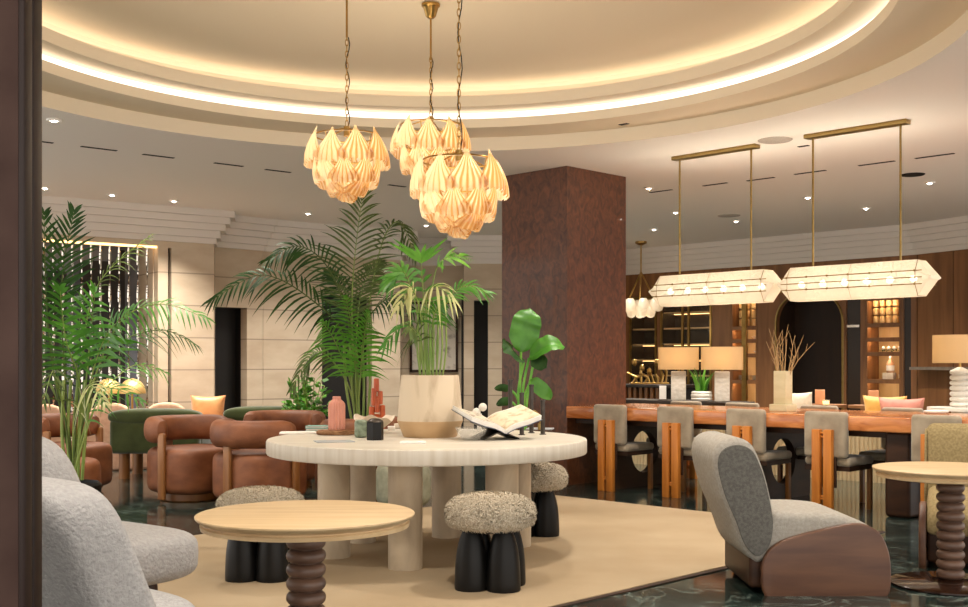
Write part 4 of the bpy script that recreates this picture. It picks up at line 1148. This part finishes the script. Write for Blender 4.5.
# open book on a crossed stand
x, y, z = on(498, 439)
t = thing('book_stand', 'dark crossed metal stand holding the open book', 'book stand', (x-.02, y+.02, z), radians(24))
for s in (1, -1):
    m = MB(); m.rbox(-.13, .13, -.10, .10, -.004, .004, .002, 2, Matrix.Translation((0, 0, .052)) @ Matrix.Rotation(radians(-22*s), 4, 'Y'))
    m.build('stand_leaf', 'black_metal', t)
t = thing('open_book', 'large open picture book lying on the dark crossed stand', 'book', (x-.02, y+.02, z+.004)); t.rotation_euler = (radians(11), 0, radians(24))
def pageblock(s):
    # leaf block rising outward from the spine
    L = .24; Wd = .15; n = 10; th = .026
    top = []; bot = []
    for i in range(n+1):
        f = i/n; xx = s*(.004+L*f*cos(radians(20))); zz = .066+L*f*sin(radians(20))+.012*sin(pi*min(1, f*1.6))*(1-f)
        bot.append((xx, zz-.0)); top.append((xx-s*.012*(1-f), zz+th*(.55+.45*min(1, f*4))))
    m = MB(); m.use('paper')
    poly = bot+top[::-1]; k = len(poly)
    vs = [(a, -Wd, b_) for a, b_ in poly]+[(a, Wd, b_) for a, b_ in poly]
    m.add(vs, [tuple(range(k)), tuple(range(k, 2*k))]+[(i, (i+1) % k, k+(i+1) % k, k+i) for i in range(k)])
    m.build('page_block', None, t, 25)
    m = MB(); vs = [(a, y_, b_+.0012) for a, b_ in top for y_ in (-Wd+.012, Wd-.012)]
    m.add(vs, [(2*i, 2*i+1, 2*i+3, 2*i+2) for i in range(n)]); m.build('printed_page', 'print2' if s > 0 else 'print', t, 40)
    m = MB(); c = [(a, b_-.004) for a, b_ in bot]; c2 = [(a, b_-.0005) for a, b_ in bot]
    c[-1] = (c[-1][0]+s*.006, c[-1][1]+.002); c2[-1] = (c2[-1][0]+s*.006, c2[-1][1]+.002)
    poly = c+c2[::-1]; k = len(poly); vs = [(a, -Wd-.006, b_) for a, b_ in poly]+[(a, Wd+.006, b_) for a, b_ in poly]
    m.add(vs, [tuple(range(k)), tuple(range(k, 2*k))]+[(i, (i+1) % k, k+(i+1) % k, k+i) for i in range(k)]); m.build('cover', pm('book_cover', '3b4252', '555c6c', .4, (9, 9, 9)), t, 25)
pageblock(1); pageblock(-1)
# glass bowl
x, y, z = on(471.5, 440)
m = MB(); m.lathe([(.05, 0), (.055, .003), (.085, .04), (.098, .075), (.094, .077), (.08, .04), (.05, .008), (.001, .006)], 48)
o = m.build('glass_bowl', 'clear_glass'); o.location = (x, y, z); tag(o, 'clear glass bowl left of the crossed book stand', 'bowl')
# candlesticks with rings
for k, (px, pt, pb, lab) in enumerate(((510.3, 379.5, 431, 'tallest dark metal candlestick behind the open book'), (521.8, 392.5, 435, 'dark metal candlestick at the inner edge of the open book'),
                                       (531.4, 384.5, 433, 'dark metal candlestick in the middle of the group with the bronze hoop'), (542.8, 399.8, 434.5, 'shortest dark metal candlestick at the right end of the group'))):
    x, y, z = on(px, pb); h = H-(pt-HZ)*y/F-z
    t = thing('candlestick', lab, 'candlestick', (x, y, z))
    MB().lathe([(.022, 0), (.022, .004), (.0145, .006), (.0145, h-.012)], 20).build('stem', 'black_metal', t); MB().lathe([(.017, h-.012), (.017, h-.002), (.012, h), (.011, h-.006)], 20).build('cup', 'black_metal', t)
x, y, z = on(528, 430.5)
m = MB(); m.tube([(.088*cos(a), 0, .068+.075*sin(a)) for a in [-.35+(pi+.7)*i/24 for i in range(25)]], .007, 8); m.rbox(-.09, -.07, -.02, .02, 0, .045, .005); m.rbox(.07, .09, -.02, .02, 0, .045, .005)
o = m.build('metal_hoop', 'antique_brass'); o.location = (x, y+.06, z); tag(o, 'bronze arch shaped hoop among the dark candlesticks', 'ornament')
# cylinder and spheres
x, y = P(490.5, 414, 7.45)[:2]; o = MB().lathe([(.020, 0), (.023, .003), (.025, .10), (.022, .10), (.02, .01)], 24).build('stone_cup', 'cream'); o.location = (x, y, TH); tag(o, 'small beige cup beside the white ball behind the open book', 'cup')
t = thing('ball_ornament', 'ornament of two white balls on a stem behind the left page of the open book', 'ornament', (*P(481, 410, 7.5)[:2], TH))
MB().sphere((-.03, 0, .135), .028, 20).build('ball', 'white_ceramic', t); MB().sphere((.012, 0, .168), .028, 20).build('ball', 'white_ceramic', t); MB().cyl(-.01, 0, .0, .125, .016).build('stem', 'white_ceramic', t)

# ================================================================== ON AND BEHIND THE DINING TABLE
TT = .765
x, y = W(783, 12.2)
t = thing('twig_vase', 'square sand coloured vase on a low plinth on the dining table', 'vase', (x, y, TT), -pi/4)
MB().rbox(-.085, .085, -.085, .085, 0, .06, .006).build('plinth', 'sand', t)
MB().rbox(-.058, .058, -.058, .058, .06, .345, .004).build('body', 'sand', t)
t = thing('twig_bundle', 'bare pale twigs standing in the sand coloured vase', 'twigs', (x, y, TT+.30)); rnd = random.Random(5)
for i in range(11):
    a = rnd.uniform(0, 2*pi); lean = rnd.uniform(.03, .13); h = rnd.uniform(.25, .46)
    if i == 0: dx, dy, h = .27, -.02, .29
    elif i == 1: dx, dy, h = -.12, 0, .30
    else: dx, dy = lean*cos(a), lean*sin(a)
    p0 = Vector((.03*cos(a), .03*sin(a), -.10)); p = []
    for k in range(6):
        f = k/5; p.append(Vector((p0.x+dx*f**1.2+rnd.uniform(-.012, .012)*f, p0.y+dy*f, p0.z+(h+.1)*f)))
    m = MB(); m.tube(p, [.006*(1-.7*k/5) for k in range(6)], 6)
    for k in (2, 3, 4):
        b = p[k]; m.tube([b, b+Vector((rnd.uniform(-.05, .05), rnd.uniform(-.03, .03), rnd.uniform(.05, .12)))], [.0035, .0012], 5)
    m.build('twig', 'twig', t)
# fluted counter running behind the far chairs
u0, u1, v = U(622, 14.9), U(1010, 14.9), 14.9/R2
m = MB(); n = int((u1-u0)/.045); vs = []; fs = []; pts = []
for i in range(n*4+1):
    u_ = u0+(u1-u0)*i/(n*4); pts.append((u_, v-.014*abs(sin(pi*i/4))))
m.prism(pts+[(u1, v+.06), (u0, v+.06)], 0, .66, Tm)
o = tag(m.build('fluted_screen', 'flute', smooth=50), 'long cream fluted low screen behind the far side of the dining table', 'screen')
# bench seats behind it with cushions
t = thing('banquette', 'cream upholstered bench behind the fluted screen on the right', 'bench', (*UV((U(745, 15)+U(922, 15))/2, 15.0/R2+.05), 0), -pi/4)
Lb = (U(922, 15)-U(745, 15))/2
MB().rbox(-Lb, Lb, .0, .55, 0, .45, .05).build('seat', 'cream', t); MB().rbox(-Lb, Lb, .0, .12, .40, .70, .05).build('backrest', 'cream', t)
for px, mt, lab, w, tl in ((886, 'gold_pillow', 'gold silk cushion on the cream bench behind the rose one', .46, 6), (903, 'rose_pillow', 'dusty rose cushion leaning over the back of the cream bench', .46, 8)):
    p = W(px, 15.72 if px < 890 else 15.44); pillow('throw_pillow', (p[0], p[1], .45), -pi/4+radians(6), radians(tl), w, .42 if px < 890 else .41, mt, lab)
p = W(797, 15.42); pillow('throw_pillow', (p[0], p[1], .48), -pi/4, radians(8), .42, .42, 'cream', 'white cushion leaning on the bench right of the twig vase')
# sideboard with lamps
ul, ur = U(618, 15.4), U(742, 15.4)
t = thing('sideboard', 'dark sideboard carrying the two drum shade lamps', 'sideboard', (*UV((ul+ur)/2, 15.05/R2), 0), -pi/4)
hl = (ur-ul)/2
MB().rbox(-hl, hl, .03, .52, .70, .745, .006).build('worktop', 'darkglass', t); MB().box(-hl+.02, hl-.02, .05, .50, 0, .70).build('body', 'dark_wood', t, 0)
def drum_lamp(px, label):
    x, y = W(px, 15.48); t = thing('drum_lamp', label, 'table lamp', (x, y, .745), -.2, 'drum shade lamps on the sideboard')
    m = MB(); m.rbox(-.085, .085, -.085, .085, 0, .34, .01)
    m.build('carved_base', 'plaster_lamp', t)
    MB().cyl(0, 0, .34, .37, .015).build('neck', 'antique_brass', t)
    m = MB(); w, d = .235, .14
    n = 32; vs = []
    for z_ in (.36, .62):
        for i in range(n):
            a = 2*pi*i/n; vs.append((w*math.copysign(abs(cos(a))**.35, cos(a)), d*math.copysign(abs(sin(a))**.35, sin(a)), z_))
    m.add(vs, [(i, (i+1) % n, n+(i+1) % n, n+i) for i in range(n)]); m.build('lamp_shade', 'shade', t, 40)
    MB().sphere((0, 0, .46), .04, 14).build('bulb', 'bulb_dim', t)
    l = bpy.data.lights.new('lamp_glow', 'POINT'); l.energy = 1.2; l.color = (1, .7, .4); l.shadow_soft_size = .05
    lo = bpy.data.objects.new('lamp_glow', l); COL.objects.link(lo); lo.parent = t; lo.location = (0, 0, .50)
    return t
drum_lamp(678.5, 'left drum shade lamp with carved white base, behind the left linear pendant')
drum_lamp(722, 'right drum shade lamp with carved white base, behind the snake plant')
x, y = W(701.5, 15.3)
t = thing('snake_plant', 'snake plant in a white ribbed pot between the two drum lamps', 'plant', (x, y+.0, .745))
MB().lathe([(.09, 0), (.115, .01), (.12, .03), (.112, .042), (.12, .055), (.12, .075), (.112, .088), (.118, .10), (.105, .115), (.10, .10)], 40).build('pot', 'white_ceramic', t); MB().cyl(0, 0, .09, .1, .1).build('soil', 'soil', t)
rnd = random.Random(3)
for i in range(13):
    a = 2*pi*i/13+rnd.uniform(-.3, .3); r_ = rnd.uniform(.01, .06); h = rnd.uniform(.18, .31); ln = rnd.uniform(.02, .12)
    b = Vector((r_*cos(a), r_*sin(a), .09)); S_ = Vector((-sin(a+.6), cos(a+.6), 0)); vs = []
    for k in range(7):
        f = k/6; p = b+Vector((cos(a)*ln*f*f, sin(a)*ln*f*f, h*f)); w = .020*(1-f**3)+.001; nb = Vector((cos(a), sin(a), 0))*.005
        vs += [p-S_*w, p+nb, p+S_*w]
    m = MB(); m.add(vs, [(3*k+j, 3*k+j+1, 3*k+j+4, 3*k+j+3) for k in range(6) for j in (0, 1)]); m.build('blade', 'leaf_bright' if i % 3 else 'leaf', t, 60)
x, y = W(658.5, 15.15); t = thing('menu_holder', 'white upright card holder on the sideboard left of the left drum lamp', 'card holder', (x+.06, y+.06, .745), -.4)
MB().rbox(-.04, .04, -.012, .012, 0, .17, .004).build('card', 'paper', t); MB().rbox(-.05, .05, -.03, .03, 0, .012, .003).build('base', 'chrome', t)
# slatted counter and brass sculpture
u0, u1, v = U(612, 16.8), U(672, 16.8), 16.8/R2
t = thing('slatted_counter', 'dark slatted counter behind the sideboard beside the pillar', 'counter', (*UV((u0+u1)/2, v), 0), -pi/4)
hl = (u1-u0)/2; MB().rbox(-hl-.03, hl+.03, -.03, .5, .86, .90, .006).build('worktop', 'darkglass', t); MB().box(-hl, hl, .05, .48, 0, .86).build('body', 'void', t, 0)
m = MB(); k = int(2*hl/.09)
for i in range(k): m.box(-hl+.09*i, -hl+.09*i+.045, 0, .05, .02, .86)
m.build('slat_front', 'walnut', t, 0)
x, y = W(643, 17.0); t = thing('brass_ornament', 'polished brass branching ornament on the slatted counter', 'ornament', (x+.1, y+.1, .90))
m = MB()
rnd = random.Random(8)
for i in range(9):
    xx = -.22+.055*i; h = rnd.uniform(.12, .3); m.tube([(xx, 0, .02), (xx+rnd.uniform(-.04, .04), 0, h*.6), (xx+rnd.uniform(-.1, .1), rnd.uniform(-.05, .05), h)], [.016, .02, .012], 8)
m.rbox(-.26, .26, -.05, .05, 0, .025, .008); m.build('stems', 'brass', t)
m = MB()
for i in range(5): m.sphere((-.2+.1*i, 0, rnd.uniform(.14, .3)), .035, 12, None, (1, .8, 1.4))
m.build('cups', 'brass', t)
MB().rbox(-.02, .28, -.015, .015, .29, .32, .006, 3, Matrix.Rotation(radians(18), 4, 'Y')).build('blade', 'brass', t)

# wine cabinets
def cabinet(p0, p1, nshelf, ztop, label, mull):
    u0, u1 = U(p0, S1), U(p1, S1); t = thing('glass_cabinet', label, 'cabinet', (*UV((u0+u1)/2, S1/R2), 0), -pi/4, 'glass fronted bottle cabinets'); hl = (u1-u0)/2-.004
    MB().box(-hl, hl, .38, .42, 0, ztop).build('back_panel', 'darkglass', t, 0)
    for s in (-1, 1): MB().box(min(s*hl, s*(hl-.03)), max(s*hl, s*(hl-.03)), .02, .38, 0, ztop).build('side_panel', 'darkglass', t, 0)
    for i in range(nshelf):
        z_ = .72+i*(ztop-.75)/(nshelf-1)
        sh_ = MB().box(-hl+.03, hl-.03, .06, .38, z_-.012, z_+.012).build('shelf', 'lit_shelf_wood', t, 0)
        if i % 3 != 1: MB().box(-hl+.06, hl-.06, .30, .33, z_-.022, z_-.0125).build('shelf_light', 'niche_led2', sh_, 0)
        rnd = random.Random(i*7+p0)
        m = MB()
        x = -hl+.10
    m = MB()
    for x in ([-hl+.02, hl-.02]+([-.06, .06] if mull else [])): m.box(x-.018, x+.018, -.01, .02, 0, ztop)
    m.box(-hl, hl, -.01, .02, ztop-.04, ztop); m.build('door_frame', 'antique_brass', t, 0)
    MB().box(-hl+.03, hl-.03, .0, .006, .02, ztop-.03).build('glass_pane', 'pane', t, 0)
    return t
cabinet(629, 657, 7, 2.3, 'narrow glass bottle cabinet next to the pillar', False)
cabinet(660, 712, 7, 2.3, 'wide two door glass bottle cabinet behind the left drum lamp', True)
def on_shelf(t, x, y, z, kind, lab):
    pass
def niche(p0, p1, ztop, label, shelves, mid, grid):
    u0, u1 = U(p0, S1), U(p1, S1); t = thing('lit_shelving', label, 'shelf unit', (*UV((u0+u1)/2, S1/R2), 0), -pi/4); hl = (u1-u0)/2-.004
    MB().box(-hl, hl, .36, .40, 0, ztop).build('back_panel', 'lit_shelf_wood', t, 0)
    for s in (-1, 1): MB().box(min(s*hl, s*(hl-.03)), max(s*hl, s*(hl-.03)), .0, .36, 0, ztop).build('side_panel', 'walnut', t, 0)
    MB().box(-hl, hl, 0, .36, ztop, ztop+.04).build('top_panel', 'walnut', t, 0)
    for z_ in shelves:
        s_ = MB().box(-hl+.03, hl-.03, .02, .36, z_-.005, z_+.03).box(-hl+.03, hl-.03, .0, .02, z_-.028, z_+.03).build('shelf', 'walnut', t, 0)
        MB().box(-hl+.05, hl-.05, .035, .065, z_-.017, z_-.0055).build('shelf_light', 'niche_led', s_, 0)
    MB().box(-hl+.03, hl-.03, .0, .02, ztop-.03, ztop).build('top_lip', 'walnut', t, 0); MB().box(-hl+.05, hl-.05, .035, .065, ztop-.02, ztop-.002).build('top_light', 'niche_led', t, 0)
    if mid: MB().box(-.03, .05, -.02, .03, 0, ztop).build('mullion', 'antique_brass', t, 0)
    return t, hl
zq = lambda py, Y: H-(py-HZ)*Y/F
t, hl = niche(730.5, 757.6, 2.25, 'narrow lit shelving with a brass mullion left of the dark arch', [.42+.0, zq(382, 17.3), zq(355.5, 17.3), zq(341, 17.3), zq(328, 17.3)], True, True)
def UVw(px, vv, zz):
    x, y = UV(U(px, S1), S1/R2+vv); return (x, y, zz)
rackl = 'lit amber glass block in the rack at the top of the lit shelving'
for c in (735.2, 740, 748, 752.6):
    for r_ in range(3):
        o = MB().rbox(-.034, .034, -.05, .05, 0, .12, .02, 3).build('amber_block', 'amber'); o.location = UVw(c, .2, zq(328, 17.3)+.032+.135*r_); o.rotation_euler = (0, 0, -pi/4)
        tag(o, 'amber block racked at the top of the narrow lit shelving left of the arch', 'block', 'amber blocks of the narrow shelving')
for k, (px, zz) in enumerate(((738, zq(382, 17.3)+.031), (751, zq(382, 17.3)+.031), (738, .45), (751, .45))):
    for j in range(4):
        o = MB().lathe([(.05, 0), (.085, .012), (.088, .016), (.05, .006)], 24).build('plate', 'white_ceramic'); x, y, z = UVw(px, .18, zz+.0175*j); o.location = (x, y, z)
        tag(o, ['white plate in the left stack on the upper plate shelf left of the arch', 'white plate in the right stack on the upper plate shelf left of the arch', 'white plate in the left stack on the bottom shelf left of the arch', 'white plate in the right stack on the bottom shelf left of the arch'][k], 'plate', 'plates in the narrow lit shelving, stack %s' % 'abcd'[k])
for px, zz, l in ((750, zq(341, 17.3)+.031, 'low white bowl on the second shelf of the narrow lit shelving'), (752, zq(355.5, 17.3)+.031, 'low white bowl on the third shelf of the narrow lit shelving')):
    o = MB().lathe([(.03, 0), (.075, .04), (.07, .042), (.03, .01)], 24).build('bowl', 'white_ceramic'); o.location = UVw(px, .18, zz); tag(o, l, 'bowl')
Yn = 15.75
t, hl = niche(865, 901.5, 2.10, 'lit shelving with a bottle between the dark arch and the right wall', [zq(325, Yn), zq(339.5, Yn), zq(354, Yn), zq(381.5, Yn)], False, True)
for ci in range(5):
    for r_ in range(3):
        o = MB().rbox(-.034, .034, -.05, .05, 0, .105, .02, 3).build('amber_block', 'amber'); x, y, z = UVw(870+6.6*ci, .2, zq(325, Yn)+.032+.118*r_); o.location = (x, y, z); o.rotation_euler = (0, 0, -pi/4)
        tag(o, 'amber block racked at the top of the lit shelving by the right wall', 'block', 'amber blocks of the right shelving')
def bottle(px, zz, s_, label):
    t = thing('bottle', label, 'bottle', UVw(px, .15, zz), 0); t.scale = (s_, s_, s_)
    MB().lathe([(.04, 0), (.05, .004), (.052, .11), (.045, .14), (.02, .17), (.016, .20)], 24).build('body', 'bottle', t); MB().lathe([(.019, .20), (.019, .235), (.0, .24)], 16).build('stopper', 'white_ceramic', t); MB().lathe([(.0525, .03), (.0528, .10)], 24).build('paper_band', 'paper', t)
bottle(885.6, zq(381.5, Yn)+.031+.09, 1.05, 'round shouldered bottle standing on the small box in the right shelving')
o = MB().rbox(-.08, .08, -.05, .05, 0, .09, .006).build('display_box', 'cream'); o.location = UVw(884.5, .15, zq(381.5, Yn)+.031); o.rotation_euler = (0, 0, -pi/4); tag(o, 'small cream box under the bottle in the right shelving', 'box')
bottle(897, zq(381.5, Yn)+.031, .75, 'small bottle beside the cream box in the right shelving')
t = thing('garland', 'green garland with white balls lying on the shelf above the bottle', 'garland', UVw(888, .12, zq(354, Yn)+.03), -pi/4)
m = MB()
for i in range(60): 
    rnd = random.Random(i); p = Vector((rnd.uniform(-.16, .16), rnd.uniform(-.03, .03), rnd.uniform(0, .03))); d = Vector((rnd.uniform(-1, 1), rnd.uniform(-1, 1), rnd.uniform(0, 1))).normalized()*.04; s_ = d.cross(Vector((0, 0, 1))).normalized()*.008
    m.add([p, p+d*.5+s_, p+d, p+d*.5-s_], [(0, 1, 2, 3)])
m.build('foliage', 'leaf_dark', t, 0)
for i in range(4): MB().sphere((-.12+.08*i, -.01, .055), .026, 12).build('ball', 'white_ceramic', t)
# dark glazed side panels beside the shelving
for p0, p1, l in ((846, 860.5, 'dark glass panel between the arch and the lit shelving'), (903.5, 911, 'dark glass panel between the lit shelving and the right wall')):
    u0, u1 = U(p0, S1), U(p1, S1); o = MB().box(u0+.005, u1-.005, S1/R2+.03, S1/R2+.06, 0, 2.3, Tm).build('glass_panel', 'darkglass', smooth=0); struct(o); o.name = 'trim_5' if p0 < 900 else 'trim_6'
u0, u1 = U(847, S1), U(859.5, S1); o = MB().box(u0, u1, S1/R2-.01, S1/R2+.03, zq(327.5, 16.2), zq(325, 16.2), Tm).build('push_bar', 'chrome', smooth=0); tag(o, 'short steel bar across the dark glass panel by the arch', 'handle')
# small tables with candle boxes beyond the bench
def candle_box(px, S, z0, label):
    x, y = W(px, S); t = thing('candle_box', label, 'candle holder', (x, y, z0), -.3)
    MB().rbox(-.055, .055, -.055, .055, 0, .17, .004).build('box', pm('copper_card', 'c98a5e', 'd89a6c', .5, (9, 9, 9)), t)
    return t
def cafe_table(px, S, z1, label):
    x, y = W(px, S); t = thing('cafe_table', label, 'table', (x, y, 0)); MB().cyl(0, 0, z1-.03, z1, .28, seg=40).build('tabletop', 'walnut', t); MB().cyl(0, 0, .02, z1-.03, .03).build('pedestal', 'black', t); MB().cyl(0, 0, 0, .02, .18).build('base_disc', 'black', t)
cafe_table(822, 17.0, .70, 'small round table carrying the left orange candle box'); cafe_table(873.5, 17.2, .70, 'small round table carrying the right orange candle box')
candle_box(820, 16.95, .70, 'left orange candle box behind the bench, in front of the dark arch'); candle_box(873.5, 17.1, .70, 'right orange candle box in front of the lit shelving')
x, y = W(826, 16.75); t = thing('tealight', 'small glowing tealight right of the left orange candle box', 'candle', (x, y, .70)); MB().lathe([(.03, 0), (.04, .004), (.042, .06), (.038, .06), (.036, .01), (0, .01)], 20).build('cup', 'clear_glass', t); MB().cyl(0, 0, .012, .045, .034).build('wax', 'candle', t)
# disc lamp at the right edge on a side table
x, y = W(960, 15.5)
t = thing('side_table', 'white round table under the stacked disc lamp at the right edge', 'side table', (x, y, 0)); MB().cyl(0, 0, .72, .75, .30, seg=48).build('tabletop', 'white_ceramic', t); MB().cyl(0, 0, 0, .72, .08).build('pedestal', 'white_ceramic', t)
t = thing('disc_lamp', 'table lamp of stacked white discs with a beige shade at the right edge', 'table lamp', (x, y, .75))
pr = [(.03, 0)]
for k in range(7):
    for i in range(7):
        a = -pi/2+pi*i/6; pr.append((.07+.025*cos(a), .028+.052*k+.024*sin(a)))
pr.append((.02, .39))
MB().lathe(pr, 36).build('disc_base', 'white_ceramic', t); MB().cyl(0, 0, .385, .45, .012).build('neck', 'brass', t)
m = MB(); m.lathe([(.25, .43), (.25, .69)], 48)
m.v = m.v; sh_ = MB(); n = 48
sh_.add([(.25*cos(2*pi*i/n), .25*sin(2*pi*i/n), z_) for z_ in (.43, .70) for i in range(n)], [(i, (i+1) % n, n+(i+1) % n, n+i) for i in range(n)]); sh_.build('lamp_shade', 'shade', t)
MB().sphere((0, 0, .54), .04, 14).build('bulb', 'bulb_dim', t)
l = bpy.data.lights.new('lamp_glow', 'POINT'); l.energy = 1.2; l.color = (1, .7, .4); l.shadow_soft_size = .05
lo = bpy.data.objects.new('lamp_glow', l); COL.objects.link(lo); lo.parent = t; lo.location = (0, 0, .58)
x, y = W(938, 15.0)
m = MB(); m.sup((0, 0, .012), (.10, .07, .012), .5, .6, 24); o = m.build('folded_napkin', 'paper'); p = W(936, 13.0); o.location = (p[0], p[1], TT); o.rotation_euler = (0, 0, .4); tag(o, 'folded white napkin near the right end of the dining table', 'napkin')
# palm tips at the right edge
Y = 10.8; bx = P(1006, 420, Y)
t = thing('potted_palm', 'small palm at the right edge reaching over the disc lamp', 'plant', (bx.x, Y, 0))
MB().lathe([(.13, 0), (.16, .02), (.19, .66), (.17, .68), (.165, .64)], 36).build('pot', 'pot_stone', t); MB().cyl(0, 0, .62, .64, .165).build('soil', 'soil', t)
for i, pt in enumerate(([(1003, 420), (990, 360), (975, 345), (952, 356)], [(1003, 420), (1004, 360), (1000, 335), (985, 335)], [(1003, 420), (1015, 360), (1030, 350), (1050, 365)])):
    frond(t, pxs(Y, *pt), 13, .2, .013, (0, -.6, .8), .45, .5, .55, 'leaf_dark', .005, 120+i)

# ================================================================== LIGHT, CAMERA
for k, (x, y) in enumerate(SPOTS):
    l = bpy.data.lights.new('downlight_or_fill_beam', 'SPOT'); l.energy = 300 if k == 2 else 130; l.color = (1, .91, .80); l.spot_size = radians(110); l.spot_blend = .8; l.shadow_soft_size = .05
    o = bpy.data.objects.new('downlight_or_fill_beam', l); COL.objects.link(o); o.location = (x, y, ZC-.02)
# unseen spots without fittings, added as fill light below the ceiling
for (x, y, e) in ((-1.6, 2.6, 150), (1.6, 2.6, 150), (0, 1.0, 100), (3.4, 4.6, 150), (4.4, 6.6, 150), (-4.3, 6.0, 170), (-4.6, 8.4, 190), (2.6, 12.2, 120), (5.0, 9.2, 120), (-2.4, 11.0, 150), (.2, 11.8, 120), (3.2, 15.4, 220), (1.9, 16.6, 200), (4.6, 14.0, 220), (-3.6, 12.2, 200), (-1.6, 14.2, 200), (-.3, 15.2, 160), (-1.9, 7.6, 140), (.9, 6.2, 140), (-.3, 4.4, 120), (1.1, 8.6, 130), (2.3, 7.5, 130), (3.7, 10.5, 140), (2.7, 11.5, 140), (4.5, 9.8, 120)):
    l = bpy.data.lights.new('downlight_or_fill_beam', 'SPOT'); l.energy = e; l.color = (1, .92, .82); l.spot_size = radians(120); l.spot_blend = .9; l.shadow_soft_size = .08
    o = bpy.data.objects.new('downlight_or_fill_beam', l); COL.objects.link(o); o.location = (x, y, ZC-.02)
w = bpy.data.worlds.new('world'); SC.world = w; w.use_nodes = True
bg = w.node_tree.nodes['Background']; bg.inputs[0].default_value = (1, .94, .87, 1); bg.inputs[1].default_value = 1.8
cam = bpy.data.cameras.new('camera'); co = bpy.data.objects.new('camera', cam); COL.objects.link(co)
co.location = (0, 0, H); co.rotation_euler = (pi/2, 0, 0)
cam.sensor_width = 36; cam.lens = F/968*36; cam.shift_y = (HZ-303.5)/968; cam.clip_end = 100; cam.clip_start = .05
SC.camera = co
SC.view_settings.view_transform = 'Standard'; SC.view_settings.look = 'None'; SC.view_settings.gamma = 1; SC.view_settings.use_curve_mapping = False
SC.view_settings.exposure = .55
SC.cycles.use_denoising = True
SC.cycles.max_bounces = 8; SC.cycles.diffuse_bounces = 4; SC.cycles.transparent_max_bounces = 16
SC.cycles.sample_clamp_indirect = 4
